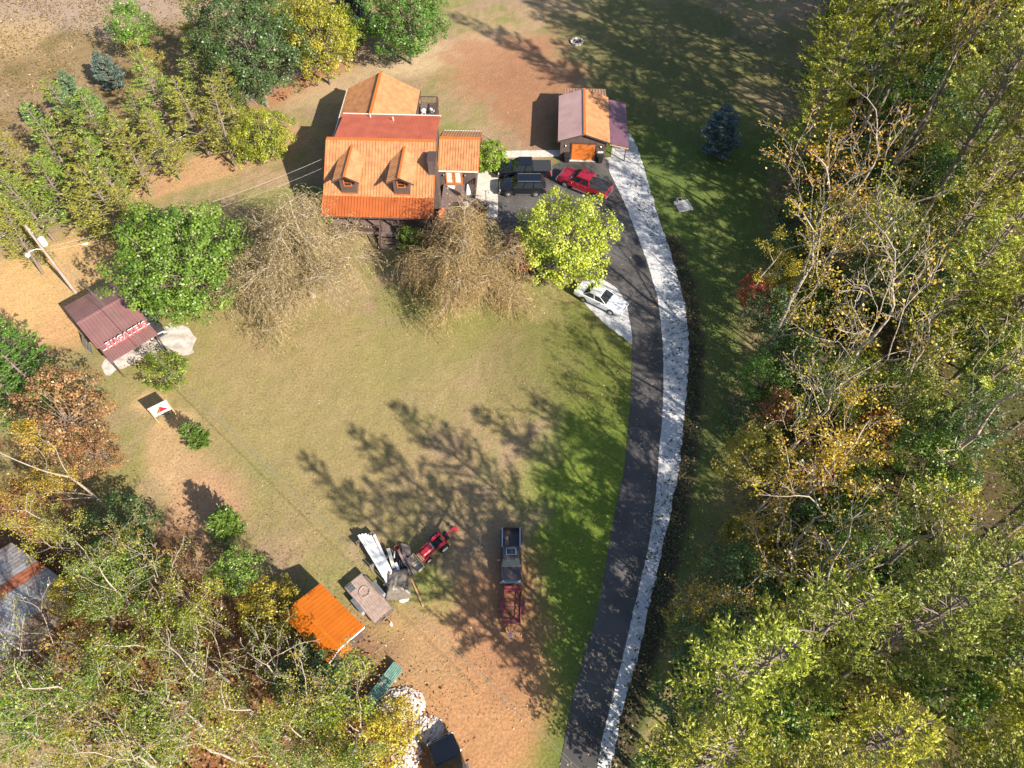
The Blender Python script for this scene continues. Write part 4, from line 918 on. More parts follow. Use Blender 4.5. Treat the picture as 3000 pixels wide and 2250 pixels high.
# green metal roofing sheets in a stack
ga, gb = at(800 + .3919 * 935, 1600 + .3919 * 910), at(800 + .3919 * 718, 1600 + .3919 * 1195); gh = heading(ga, gb); gm_ = (ga + gb) / 2
for k in range(5):
    mb = MB(); Lg = (gb - ga).length
    mb.box((0, 0, 0), (Lg, .78 - .04 * (k % 2), .012))
    for i in range(6): mb.bar((-Lg / 2, -.34 + i * .136, .016), (Lg / 2, -.34 + i * .136, .016), .035, .026)
    single(mb, 'roofing_sheet', M['green_metal'], (gm_.x + .05 * math.sin(k * 2), gm_.y + .04 * k - .08, .36 + k * .045), gh + R((k % 3 - 1) * 1.2), ('bottom', 'second', 'middle', 'fourth', 'top')[k] + ' green ribbed roofing sheet in the stack by the stone heaps', 'roofing sheet', 'green roofing sheets')
single(MB().box((0, 0, 0), (.16, .8, .34)), 'pallet_block', M['maroon_paint'], (ga.x - .12, ga.y - .14, .17), gh, 'reddish block under the top end of the green sheets', 'block')
single(MB().box((0, 0, 0), (.16, .8, .34)), 'pallet_block', M['plank_dark'], (gb.x + .3, gb.y + .4, .17), gh, 'dark block under the lower end of the green sheets', 'block')
single(MB().box((0, 0, 0), (.3, .22, .06)), 'paving_block', M['offwhite'], (gm_.x - .05, gm_.y + .1, .62), gh, 'pale block lying on the stack of green sheets', 'block', None, .01)

def heap(name, px, py, rx, ry, hgt, n, material, label, size=.16, seed=1):
    """loose stones piled up: one uncountable heap"""
    rr = random.Random(seed); g = at(px, py); mb = MB()
    for i in range(n):
        a_ = rr.uniform(0, 6.283); r_ = math.sqrt(rr.random()); x, y = rx * r_ * math.cos(a_), ry * r_ * math.sin(a_)
        z = hgt * (1 - r_ ** 1.5) * rr.uniform(.55, 1); s_ = size * rr.uniform(.5, 1.3)
        vs = [Vector((dx * s_ * rr.uniform(.7, 1.2), dy * s_ * rr.uniform(.7, 1.2), dz * s_ * rr.uniform(.5, .9))) + Vector((x, y, z)) for dz in (-.5, .5) for dy in (-.5, .5) for dx in (-.5, .5)]
        Rm = Matrix.Rotation(rr.uniform(0, 3), 3, 'Z'); c_ = Vector((x, y, z)); vs = [Rm @ (v - c_) + c_ for v in vs]
        mb.add(vs, [(0, 2, 3, 1), (4, 5, 7, 6), (0, 1, 5, 4), (2, 6, 7, 3), (0, 4, 6, 2), (1, 3, 7, 5)])
    o = mb.build(name, material); o.location = (g.x, g.y, 0); return tag(o, label, name.replace('_', ' '), kind='stuff')
heap('stone_heap', 1175, 2065, 1.6, 1.1, .5, 900, M['stone'], 'heap of pale stones below the green roofing sheets', .15, 1)
heap('stone_heap', 1250, 2135, 1.1, .8, .35, 500, M['stone'], 'smaller heap of pale stones by the cut-off dark truck', .14, 2)
heap('stone_heap', 1190, 2215, 1.0, 1.0, .35, 500, M['stone'], 'heap of pale stones under the branches at the bottom edge', .14, 3)

# ---- standing sign by the shed
sl, sr2 = Vector((-29.66, 31.1, 0)), Vector((-28.45, 31.95, 0))
SG = thing('sign_board', tuple((sl + sr2) / 2), heading(sl, sr2), 'white board sign with a red triangle on two wooden posts', 'sign'); wS = (sr2 - sl).length
for s_ in (-1, 1): MB().bar((s_ * wS / 2, 0, 0), (s_ * wS / 2, 0, 2.12), .08, .08).build('post', M['wood_new'], SG)
MB().box((0, -.02, 1.48), (wS - .1, .05, 1.15)).build('board', M['white'], SG, bevel=.006)
MB().bar((-wS / 2 - .06, -.01, 2.13), (wS / 2 + .06, -.01, 2.13), .12, .05).build('top_rail', M['offwhite'], SG)
def flat_tri(a, b, c, y): return [(a[0], y, a[1]), (b[0], y, b[1]), (c[0], y, c[1]), (a[0], y + .004, a[1]), (b[0], y + .004, b[1]), (c[0], y + .004, c[1])], [(0, 1, 2), (5, 4, 3), (0, 3, 4, 1), (1, 4, 5, 2), (2, 5, 3, 0)]
v, f = flat_tri((-.50, 1.20), (-.10, 1.24), (.04, 1.88), -.052); MB().add(v, f).build('emblem_side', M['sign_orange'], SG)
v, f = flat_tri((-.10, 1.24), (.53, 1.20), (.04, 1.88), -.052); MB().add(v, f).build('emblem_face', M['sign_red'], SG)
v, f = flat_tri((-.50, 1.19), (.53, 1.19), (-.10, 1.236), -.050); MB().add(v, f).build('emblem_base', M['sign_red'], SG)
tm = text_mesh('CITGO', .28, .004, .008, 0, M['ink'], 1.2); to = new_obj('lettering', tm, SG); to.location = (-.55, -.052, .95); to.rotation_euler = (R(90), 0, 0)

# ---- utility pole, lines, lamp
pb = Vector((-41.6, 45.52, 0))
PL = thing('utility_pole', tuple(pb), 0, 'tall wooden utility pole with white transformer and lamp arm behind the maroon shed', 'utility pole')
MB().tube((0, 0, 0), (.0, 0, 8.7), .16, .11, 14).build('pole', M['pole_wood'], PL)
tr = MB().lathe([(.05, 0), (.26, .02), (.27, .75), (.22, .82), (.05, .86)], (.42, .08, 6.35), 16).build('transformer', M['white'], PL, smooth=False)
MB().tube((.34, .08, 7.2), (.34, .08, 7.42), .05, .03, 8).build('bushing', M['steel'], tr); MB().bar((.08, .02, 6.9), (.25, .06, 6.9), .1, .12).build('bracket', M['steel'], tr)
MB().path([Vector((-.1, -.05, 5.9)), Vector((-.35, -.25, 6.15)), Vector((-.7, -.55, 6.2)), Vector((-.92, -.75, 6.1))], .03, 8).build('lamp_arm', M['white'], PL)
MB().lathe([(.05, .16), (.17, .08), (.2, 0), (.17, -.14), (.05, -.18)], (-1.0, -.82, 5.98), 12).build('lamp_head', M['white'], PL)
for z in (8.2, 7.8): MB().lathe([(.02, 0), (.05, .02), (.05, .1), (.02, .12)], (.16, -.02, z), 8).build('insulator', M['offwhite'], PL)
def cable(p, q, sag, label, r=.014, n=24):
    p, q = Vector(p), Vector(q); pts = [p.lerp(q, i / n) - Vector((0, 0, sag * 4 * (i / n) * (1 - i / n))) for i in range(n + 1)]
    mb = MB(); mb.path(pts, r, 4); o = mb.build('power_line', M['wire']); return tag(o, label, 'power line', 'overhead power lines')
e0 = at(1880, 2430, 7.6)
cable(pb + Vector((.12, -.05, 8.15)), e0, .55, 'upper of the two thin lines crossing the lawn to the bottom edge', .011, 40)
cable(pb + Vector((.12, -.05, 7.75)), e0 - Vector((.22, 0, .25)), .62, 'lower of the two thin lines crossing the lawn to the bottom edge', .011, 40)
cable(pb + Vector((.2, .05, 6.0)), hpt(.2, 6.0, 5.6), .9, 'pale line running from the utility pole to the house gable', .011)
cable(pb + Vector((.2, .05, 5.6)), hpt(.2, 5.0, 5.2), 1.0, 'lower pale line running from the utility pole to the house gable', .009)
ro_ = [(-.3, -.2, 0), (.28, -.18, 0), (.3, .16, 0), (-.22, .2, 0), (-.2, -.12, .16), (.18, -.1, .2), (.2, .1, .14), (-.12, .12, .18)]
single(MB().add(ro_, [(3, 2, 1, 0), (4, 5, 6, 7), (0, 1, 5, 4), (1, 2, 6, 5), (2, 3, 7, 6), (3, 0, 4, 7)]), 'rock', M['stone'], tuple(at(250, 714)), 0, 'pale rock lying on the bare earth right of the utility pole', 'rock', None, .03)

# ---- chain-link fence
fp = [at(-40, 752), at(108, 680), at(300, 566), at(432, 490), at(560, 419), at(700, 335), at(845, 246), at(955, 184), at(1072, 116)]
FN = thing('chain_link_fence', (0, 0, 0), 0, 'grey chain-link fence running along the tree belt at upper left', 'fence')
fh = 1.25
for a_, b_ in zip(fp[:-1], fp[1:]):
    a_, b_ = Vector((a_.x, a_.y, 0)), Vector((b_.x, b_.y, 0)); L = (b_ - a_).length; k = max(1, round(L / 2.6))
    MB().tube(a_ + Vector((0, 0, fh)), b_ + Vector((0, 0, fh)), .028, n=6).build('top_rail', M['galv'], FN)
    for i in range(k):
        q = a_.lerp(b_, i / k); MB().tube(q, q + Vector((0, 0, fh + .05)), .035, n=8).build('post', M['galv'], FN)
    wv = MB(); m = int(L / .22)
    for i in range(m):
        for sg in (-1, 1):
            x0 = i / m; x1 = min(1, max(0, x0 + sg * fh / L)); 
            wv.tube(a_.lerp(b_, x0) + Vector((0, 0, .03)), a_.lerp(b_, x1) + Vector((0, 0, .03 + abs(x1 - x0) * L)), .006, n=3, caps=False)
    tag(wv.build('wire_mesh', M['galv'], FN), kind='stuff')

# ---- furniture on the decks
def garden_chair(loc, rz, label, group, mt):
    t = thing('garden_chair', loc, rz, label, 'chair', group)
    MB().lathe([(.02, .42), (.24, .41), (.26, .44), (.22, .46), (.02, .45)], (0, 0, 0), 14).build('seat', mt, t)
    bk = MB(); n = 9
    rings = [[(-.24 + .10 * abs(math.cos(math.pi * i / n)) - .05 * k, -.27 * math.cos(math.pi * i / n) * (1 - .15 * k), .44 + .22 * k + .06 * k * math.sin(math.pi * i / n)) for i in range(n + 1)] for k in range(3)]
    vs = [p for r in rings for p in r]; bk.add(vs, [(k * (n + 1) + i, k * (n + 1) + i + 1, (k + 1) * (n + 1) + i + 1, (k + 1) * (n + 1) + i) for k in range(2) for i in range(n)])
    o = bk.build('backrest', mt, t, smooth=True); o.modifiers.new('solid', 'SOLIDIFY').thickness = .03
    for x in (-.2, .2):
        for y in (-.2, .2): MB().tube((x * 1.15, y * 1.15, 0), (x, y, .43), .022, n=6).build('leg', mt, t)
    for s_ in (-1, 1): MB().bar((-.2, s_ * .27, .64), (.2, s_ * .27, .62), .05, .03).bar((.18, s_ * .27, .63), (.22, s_ * .25, .42), .04, .03).build('armrest', mt, t)
    return t
garden_chair(tuple(hpt(7.62, 18.75, 1.5)), R(100), 'white garden chair on the rear deck, next to the orange wing roof', None, M['white'])
garden_chair(tuple(hpt(8.62, 18.9, 1.5)), R(60), 'white garden chair on the rear deck, near the outer rail', None, M['white'])
for k, (u, v, a_, lb) in enumerate(((11.25, 3.05, 90, 'upper terracotta metal chair beside the house wall on the side deck'), (11.3, 1.75, -60, 'lower terracotta metal chair beside the house wall on the side deck'))):
    garden_chair(tuple(hpt(u, v, 1.0)), R(a_), lb, None, M['terracotta'])
tb = thing('garden_table', tuple(hpt(11.3, 2.4, 1.0)), 0, 'round terracotta table between two matching chairs on the side deck', 'table')
MB().lathe([(.02, .68), (.44, .67), (.46, .70), (.44, .72), (.02, .72)], (0, 0, 0), 20).build('table_top', M['terracotta'], tb)
for a_ in (0, 2.1, 4.2): MB().tube((.32 * math.cos(a_), .32 * math.sin(a_), 0), (.2 * math.cos(a_), .2 * math.sin(a_), .68), .02, n=6).build('leg', M['terracotta'], tb)
um = thing('patio_umbrella', tuple(hpt(13.75, 5.05, 1.0)), 0, 'closed white patio umbrella standing on the side deck by the steps', 'umbrella')
MB().tube((0, 0, 0), (0, 0, 2.25), .03, n=8).build('pole', M['steel'], um); MB().lathe([(.05, .05), (.26, .04), (.27, 0), (.05, 0)], (0, 0, 0), 14).build('base', M['grey_stone'], um)
MB().lathe([(.04, 2.2), (.12, 1.9), (.24, 1.35), (.28, 1.0), (.2, .95), (.05, 1.2)], (0, 0, 0), 9).build('canopy', M['white'], um)
gr = thing('grill', tuple(hpt(13.55, 3.6, 1.0)), R(15), 'grey covered grill on the side deck below the white umbrella', 'grill')
MB().loft([[(x, y, z) for x, y in ((-w, -d), (w, -d), (w, d), (-w, d))] for w, d, z in ((.34, .26, .0), (.38, .3, .6), (.36, .28, .85), (.24, .2, 1.02))]).build('cover', M['grey_stone'], gr, bevel=.04)
lpost = thing('lamp_post', tuple(hpt(15.55, 5.2, .02)), 0, 'slim black lamp post with curled arms on the concrete pad', 'lamp post')
MB().tube((0, 0, 0), (0, 0, 2.3), .035, .025, 8).build('post', M['black_plastic'], lpost)
for s_ in (-1, 1):
    MB().path([Vector((0, 0, 2.1)), Vector((s_ * .15, 0, 2.3)), Vector((s_ * .3, 0, 2.28)), Vector((s_ * .34, 0, 2.15))], .015, 5).build('arm', M['black_plastic'], lpost)
    MB().lathe([(.02, 0), (.08, .03), (.09, .14), (.02, .2)], (s_ * .34, 0, 1.95), 8).build('lantern', M['lamp_glass'], lpost)
def bin_(loc, label):
    t = thing('trash_bin', loc, R(-3), label, 'trash bin')
    MB().loft([[(x, y, z) for x, y in ((-w, -d), (w, -d), (w, d), (-w, d))] for w, d, z in ((.22, .24, .06), (.28, .32, .95))]).build('bin_body', M['black_plastic'], t, bevel=.03)
    MB().box((0, 0, .99), (.62, .7, .07)).build('lid', M['black_plastic'], t, bevel=.03)
    for s_ in (-1, 1): MB().tube((s_ * .22, .28, .1), (s_ * .28, .28, .1), .1, n=10).build('wheel', M['rubber'], t)
bin_((6.05, 64.95, .03), 'black wheeled bin left of the orange garage door'); bin_((9.75, 64.85, .03), 'black wheeled bin right of the orange garage door')

# ---- fire pit and grill slab on the grass
fpit = thing('fire_pit', tuple(at(1690, 124)), 0, 'ring of pale stones round ash at the top of the lawn', 'fire pit')
rr = random.Random(4)
for i in range(11):
    a_ = 2 * math.pi * i / 11; c_, s_ = math.cos(a_), math.sin(a_)
    MB().box((.72 * c_, .72 * s_, .12), (.28 + rr.uniform(-.06, .1), .38, .26), a_ + rr.uniform(-.2, .2)).build('stone', M['grey_stone'] if i % 3 else M['stone'], fpit, bevel=.06)
MB().lathe([(.02, .04), (.55, .03), (.6, .0), (.02, 0)], (0, 0, 0), 16).build('ash', M['black_plastic'], fpit)
MB().bar((-.5, -.2, .15), (.55, .3, .3), .12, .12).build('log', M['plank_dark'], fpit); MB().bar((-.3, .4, .15), (.3, -.5, .3), .12, .12).build('log', M['plank_dark'], fpit)
SB = thing('well_slab', tuple(at(2002, 604)), R(14), 'square gravel bed with pale border and white box on the right-hand grass', 'well cover')
for i in range(4):
    a_ = math.pi / 2 * i; MB().box((.72 * math.cos(a_), .72 * math.sin(a_), .06), (.1, 1.54 if i % 2 == 0 else 1.34, .12), a_).build('border', M['concrete'], SB)
MB().box((0, 0, .03), (1.36, 1.36, .06)).build('gravel_bed', M['gravel'], SB)
MB().box((-.3, .55, .30), (.55, .5, .5)).build('box', M['offwhite'], SB, bevel=.03); MB().box((-.3, .53, .56), (.36, .34, .03)).build('lid', M['black_plastic'], SB); MB().lathe([(.02, 0), (.16, .0), (.18, .3), (.02, .34)], (-.75, .5, .0), 10).build('cap', M['offwhite'], SB)

# ------------------------------------------------------------------ trees
def unit(v): return v / (np.linalg.norm(v, axis=-1, keepdims=True) + 1e-9)
def leaf_faces(P, Nn, length, width, rng, droop=None):
    """one kite-shaped leaf (or leaf spray) per point, lying square to its normal"""
    n = len(P); Nn = unit(Nn)
    t = unit(np.cross(Nn, unit(rng.normal(size=(n, 3))))) if droop is None else unit(droop - Nn * np.sum(droop * Nn, -1, keepdims=True))
    b = np.cross(Nn, t)
    L = (length * rng.uniform(.6, 1.3, n))[:, None] if np.isscalar(length) else length[:, None]
    W = L * (width / length if np.isscalar(length) else width)
    v = np.stack([P - t * L * .5, P + b * W * .5 - t * L * .05 + Nn * L * .08, P + t * L * .5, P - b * W * .5 - t * L * .05 + Nn * L * .08], 1)
    return v.reshape(-1, 3), np.arange(n * 4).reshape(n, 4)

def tubes_np(segs, sides=5):
    """tapered limbs: list of (p, q, r0, r1)"""
    p = np.array([s[0] for s in segs]); q = np.array([s[1] for s in segs]); r0 = np.array([s[2] for s in segs]); r1 = np.array([s[3] for s in segs])
    d = unit(q - p); ref = np.where(np.abs(d[:, 2:3]) < .9, np.array([[0, 0, 1.]]), np.array([[1., 0, 0]])); a = unit(np.cross(d, ref)); b = np.cross(d, a)
    ang = np.arange(sides) * 2 * np.pi / sides; c, s_ = np.cos(ang), np.sin(ang)
    o = a[:, None, :] * c[None, :, None] + b[:, None, :] * s_[None, :, None]
    v = np.concatenate([p[:, None] + o * r0[:, None, None], q[:, None] + o * r1[:, None, None]], 1)
    i = np.arange(sides); f = np.stack([i, (i + 1) % sides, (i + 1) % sides + sides, i + sides], 1)
    F = (f[None] + (np.arange(len(segs)) * 2 * sides)[:, None, None]).reshape(-1, 4)
    return v.reshape(-1, 3), F

def limb(segs, p, d, L, r0, r1, rng, n=4, wob=.18, lift=.0, rmin=.0):
    pts = [np.array(p, float)]; d = np.array(d, float); d /= np.linalg.norm(d)
    for i in range(n):
        d = d + rng.normal(size=3) * wob; d[2] += lift; d /= np.linalg.norm(d)
        q = pts[-1] + d * L / n; a = r0 + (r1 - r0) * i / n; b = r0 + (r1 - r0) * (i + 1) / n
        segs.append((pts[-1], q, max(a, rmin), max(b, rmin))); pts.append(q)
    return pts, d

def broadleaf(seed, h=9.0, rx=4.5, rz=3.8, clumps=300, per=42, cr=.75, leaf=.27, zc=None, base=.25, trunk=.22, gaps=.12, shell=.55):
    """full round crown made of leafy clumps carried on limbs"""
    rng = np.random.RandomState(seed); zc = zc if zc else h - rz; segs = []
    tp, _ = limb(segs, (0, 0, -.2), (rng.normal() * .04, rng.normal() * .04, 1), zc * 1.0, trunk, trunk * .55, rng, 5, .05)
    k = np.arange(clumps); ph = np.pi * (1 + 5 ** .5) * k; ct = 1 - 2 * (k + .5) / clumps; st = np.sqrt(1 - ct ** 2)
    D = np.stack([st * np.cos(ph), st * np.sin(ph), ct], 1) + rng.normal(size=(clumps, 3)) * .12; D = unit(D)
    lob = 1 + .20 * np.sin(D[:, 0] * 4 + seed) * np.cos(D[:, 1] * 5 + seed * 2) + .13 * np.sin(D[:, 2] * 7 + D[:, 0] * 6 + seed) + rng.normal(size=clumps) * .06
    rad = np.where(rng.rand(clumps) < .72, rng.uniform(.84, 1.0, clumps), rng.uniform(shell, .8, clumps)) * lob
    C = D * rad[:, None] * np.array([rx, rx, rz]); keep = (C[:, 2] > -rz * (1 - base)) & (rng.rand(clumps) > gaps); C = C[keep]; D = D[keep]; C[:, 2] += zc
    for c in C[rng.rand(len(C)) < .30]:
        t = rng.uniform(.45, .95); s0 = np.array(tp[-1]) * t + np.array([0, 0, 0]) ; mid = (s0 + c) / 2 + rng.normal(size=3) * .25; mid[2] -= .2
        segs.append((s0, mid, trunk * .32, trunk * .17)); segs.append((mid, c, trunk * .17, .012))
    m = per * len(C); ci = np.repeat(np.arange(len(C)), per); d = unit(rng.normal(size=(m, 3)) + D[ci] * .75 + np.array([0, 0, .35]))
    rr_ = cr * rng.uniform(.55, 1.05, m) * np.repeat(rng.uniform(.7, 1.25, len(C)), per)
    P = C[ci] + d * rr_[:, None] * np.array([1, 1, .8]); Nn = d * .7 + np.array([0, 0, .45]) + rng.normal(size=(m, 3)) * .45
    v, f = leaf_faces(P, Nn, leaf, leaf * .72, rng); tone = np.clip(np.repeat(rng.normal(.5, .16, len(C)), per) + rng.normal(0, .16, m), 0, 1)
    return tubes_np(segs, 7), (v, f, tone)

def pine(seed, h=18.0, r=3.2, z0=.35, leaf=.46, whorls=26, dens=1.0, trunk=.2, up=.28, droop=0.0, wid=.36):
    """whorled conifer: boughs with feathery sprays toward their ends"""
    rng = np.random.RandomState(seed); segs = []; tp, _ = limb(segs, (0, 0, -.3), (rng.normal() * .03, rng.normal() * .03, 1), h + .3, trunk, .03, rng, 8, .025)
    axis = np.array(tp); zs = axis[:, 2]
    ctr = lambda z: np.array([np.interp(z, zs, axis[:, 0]), np.interp(z, zs, axis[:, 1]), z])
    PP, DD, TT = [], [], []
    for w in range(whorls):
        f = (w + rng.uniform(-.3, .3)) / whorls; z = h * (z0 + (1 - z0) * np.clip(f, 0, 1) * .985); nb = rng.randint(4, 7)
        prof = (1 - f) ** .75 * (1 - .35 * max(0, .25 - f) / .25) + .06
        for b in range(nb):
            if rng.rand() < .12: continue
            az = rng.uniform(0, 2 * np.pi); L = r * prof * rng.uniform(.65, 1.15); s0 = ctr(z)
            d = np.array([np.cos(az), np.sin(az), up * rng.uniform(.3, 1.4) - droop]); n = 4; sub = []
            pts, dl = limb(sub, s0, d, L, .045, .012, rng, n, .10, .05)
            segs += sub; pts = np.array(pts)
            k = max(3, int(L * 3.4 * dens))
            for j in range(k):
                t = .28 + .72 * (j + rng.rand()) / k; q = pts[0] * 0 + np.array([np.interp(t * n, range(n + 1), pts[:, a]) for a in range(3)])
                sd = 1 if j % 2 else -1; tw = np.array([np.cos(az + sd * rng.uniform(.5, 1.1)), np.sin(az + sd * rng.uniform(.5, 1.1)), rng.uniform(.15, .75) - droop]); tw /= np.linalg.norm(tw)
                tl = (.42 + .50 * (1 - t)) * rng.uniform(.6, 1.15) * min(1, L)
                m = 9 + int(tl * 18)
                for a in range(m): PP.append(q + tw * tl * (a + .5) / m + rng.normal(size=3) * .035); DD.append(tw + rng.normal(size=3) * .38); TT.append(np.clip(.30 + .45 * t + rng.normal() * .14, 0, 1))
            for a in range(3): PP.append(pts[-1] + rng.normal(size=3) * .08); DD.append(dl + np.array([0, 0, .3]) + rng.normal(size=3) * .4); TT.append(.85)
    PP, DD, TT = np.array(PP), unit(np.array(DD)), np.array(TT); Nn = unit(np.cross(DD, rng.normal(size=PP.shape))) + np.array([0, 0, .8])
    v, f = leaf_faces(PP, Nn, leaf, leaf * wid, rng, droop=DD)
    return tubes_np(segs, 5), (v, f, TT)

def hardwood(seed, h=18.0, r=4.5, leaves=1500, leaf=.26, trunk=.2, fork=.45, levels=4, bias=.0):
    """half-bare autumn tree: visible forking limbs with scattered leaves at the twig ends"""
    rng = np.random.RandomState(seed); segs = []; tips = []
    def grow(p, d, L, rad, lev):
        pts, dl = limb(segs, p, d, L, rad, rad * (.72 if lev == 0 else .5), rng, 3 if lev else 5, .035 if lev == 0 else .12, .03, .015)
        if lev >= levels: tips.extend(pts[1:]); return
        if lev >= 2: tips.append(pts[-1])
        nb = rng.randint(2, 4) + (2 if lev == 0 else 0)
        for k in range(nb):
            t = 1.0 if k == 0 else rng.uniform(.35, 1.0); q = pts[0] + (pts[-1] - pts[0]) * t if lev else np.array([np.interp(t * (len(pts) - 1), range(len(pts)), np.array(pts)[:, a]) for a in range(3)])
            az = rng.uniform(0, 6.283); sp_ = .25 if (k == 0 and lev == 0) else rng.uniform(.45, .95)
            e = unit(np.array(dl) + np.array([np.cos(az), np.sin(az), 0]) * sp_); grow(q, e, L * (rng.uniform(.5, .72) if lev else rng.uniform(.42, .62)), rad * (.66 if k == 0 else .36), lev + 1)
    grow(np.array([0, 0, -.3]), np.array([rng.normal() * .05, rng.normal() * .05, 1.]), h * fork, trunk, 0)
    T_ = np.array(tips); i = rng.randint(0, len(T_), leaves); P = T_[i] + rng.normal(size=(leaves, 3)) * np.array([.32, .32, .25]); Nn = rng.normal(size=(leaves, 3)) * .7 + np.array([0, 0, .8])
    v, f = leaf_faces(P, Nn, leaf, leaf * .75, rng); grp = rng.rand(len(T_)); tone = np.clip(grp[i] * .5 + rng.rand(leaves) * .5, 0, 1)
    return tubes_np(segs, 5), (v, f, tone)

def willow(seed, h=8.5, r=6.0, strands=1500, leafper=9):
    """weeping crown: arching limbs hung with long thin yellowing withes"""
    rng = np.random.RandomState(seed); segs = []; roots = []
    tp, _ = limb(segs, (0, 0, -.2), (0, 0, 1), h * .35, .30, .24, rng, 3, .06)
    for k in range(20):
        az = 2 * np.pi * k / 20 + rng.normal() * .25; el = rng.uniform(.35, 1.35); L = r * rng.uniform(.62, 1.0)
        p = np.array(tp[-1]); d = np.array([np.cos(az) * np.cos(el), np.sin(az) * np.cos(el), np.sin(el)]); r0 = .12; n = 8
        for i in range(n):
            d = d + rng.normal(size=3) * .13; d[2] -= .10; d /= np.linalg.norm(d); q = p + d * L / n; segs.append((p, q, r0, r0 * .80)); r0 *= .80; p = q
            if i > 1:
                for _ in range(3):
                    e = unit(d + rng.normal(size=3) * .8); e[2] = abs(e[2]) * .4; qq = q
                    for j in range(3): q2 = qq + e * .42; segs.append((qq, q2, .022, .014)); qq = q2; e = unit(e + rng.normal(size=3) * .25 - np.array([0, 0, .15])); roots.append((qq, e))
                roots.append((q, d))
    P0 = np.array([a[0] for a in roots]); D0 = np.array([a[1] for a in roots]); idx = rng.randint(0, len(P0), strands); n = 7
    p = P0[idx] + rng.normal(size=(strands, 3)) * .32; d = unit(D0[idx] * 1.0 + rng.normal(size=(strands, 3)) * .8 + np.array([0, 0, .25])); step = rng.uniform(.15, .36, strands)[:, None]
    rib, LP, LD = [], [], []
    side = unit(np.cross(d, rng.normal(size=(strands, 3)))) * .008
    prev = p
    for i in range(n):
        d = unit(d + np.array([0, 0, -.34]) + rng.normal(size=(strands, 3)) * .12); q = prev + d * step; q[:, 2] = np.maximum(q[:, 2], .15)
        w = 1 - .08 * i; rib.append(np.stack([prev - side * w, prev + side * w, q + side * w, q - side * w], 1)); 
        for _ in range(2):
            LP.append(prev + (q - prev) * rng.rand(strands, 1)); LD.append(d + rng.normal(size=(strands, 3)) * .5)
        prev = q
    rib = np.concatenate(rib).reshape(-1, 3); rf = np.arange(len(rib)).reshape(-1, 4)
    LP, LD = np.concatenate(LP), unit(np.concatenate(LD)); keep = rng.rand(len(LP)) < leafper / 14; LP, LD = LP[keep], LD[keep]
    v, f = leaf_faces(LP, rng.normal(size=LP.shape) + np.array([0, 0, .5]), .17, .030, rng, droop=LD)
    V_ = np.concatenate([rib, v]); F_ = np.concatenate([rf, f + len(rib)]); tone = np.concatenate([rng.uniform(.0, .55, len(rf)), rng.uniform(.25, 1, len(f))])
    return tubes_np(segs, 6), (V_, F_, tone)

LIB = {}
def variant(key, gen, leafm, barkm, crown='crown', **kw):
    (tv, tf), (cv, cf, tone) = gen(**kw)
    LIB[key] = (np_mesh(key + '_trunk', tv, tf, barkm, smooth=True), np_mesh(key + '_crown', cv, cf, leafm, tone))
def plant(key, name, loc, label, cat, group=None, scale=1.0, rz=0.0, tint=(1, 1, 1), leafm=None, sz=None):
    t = thing(name, loc, rz, label, cat, group); t.scale = (scale, scale, scale * (sz or 1))
    a_ = new_obj('trunk', LIB[key][0], t); b_ = new_obj('crown', LIB[key][1], t)
    b_.color = (*tint, 1)
    if leafm: b_.material_slots[0].link = 'OBJECT'; b_.material_slots[0].material = leafm
    return t
def base_under(px, py, z):         # foot of a tree whose crown centre was surveyed at height z
    p = at(px, py, z); return (p.x, p.y, 0)
variant('maple_a', broadleaf, M['leaf_green'], M['bark'], seed=11, h=9.4, rx=4.5, rz=4.2, clumps=420, per=60, cr=.72, leaf=.205)
variant('maple_b', broadleaf, M['leaf_lime'], M['bark'], seed=12, h=9.0, rx=4.0, rz=3.6, clumps=360, per=58, cr=.68, leaf=.205, base=.35, gaps=.18)
variant('round_a', broadleaf, M['leaf_green'], M['bark'], seed=13, h=5.6, rx=3.0, rz=2.6, clumps=260, per=54, cr=.55, leaf=.17)
variant('tall_a', broadleaf, M['leaf_dark'], M['bark'], seed=14, h=12.5, rx=4.6, rz=5.6, clumps=460, per=60, cr=.78, leaf=.21)
variant('tall_b', broadleaf, M['leaf_autumn'], M['bark'], seed=15, h=10.5, rx=3.7, rz=4.6, clumps=340, per=54, cr=.72, leaf=.20, gaps=.25)
variant('tall_c', broadleaf, M['leaf_brown'], M['bark'], seed=19, h=9.0, rx=3.4, rz=3.8, clumps=330, per=34, cr=.7, leaf=.19, gaps=.42, shell=.3)
variant('shrub_a', broadleaf, M['leaf_green'], M['bark'], seed=16, h=2.6, rx=1.5, rz=1.25, clumps=120, per=44, cr=.36, leaf=.15, trunk=.06)
variant('shrub_b', broadleaf, M['leaf_green'], M['bark'], seed=17, h=3.6, rx=2.1, rz=1.7, clumps=140, per=36, cr=.5, leaf=.17, trunk=.07, gaps=.35)
variant('sapling', broadleaf, M['leaf_green'], M['bark'], seed=18, h=7.5, rx=2.3, rz=2.6, clumps=170, per=42, cr=.6, leaf=.20, trunk=.08, gaps=.4)
for i in range(4):
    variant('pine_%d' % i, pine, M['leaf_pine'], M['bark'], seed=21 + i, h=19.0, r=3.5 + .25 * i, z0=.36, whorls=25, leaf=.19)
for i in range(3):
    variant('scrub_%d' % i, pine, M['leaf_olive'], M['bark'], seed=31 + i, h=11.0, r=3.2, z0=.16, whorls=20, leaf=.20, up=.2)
variant('cedar', pine, M['leaf_green'], M['bark'], seed=41, h=4.0, r=1.45, z0=.04, whorls=18, leaf=.20, dens=1.9, trunk=.07, up=.9)
variant('spruce', pine, M['leaf_spruce'], M['bark'], seed=42, h=5.5, r=2.5, z0=.03, whorls=18, leaf=.34, dens=1.4, trunk=.1, up=.25)
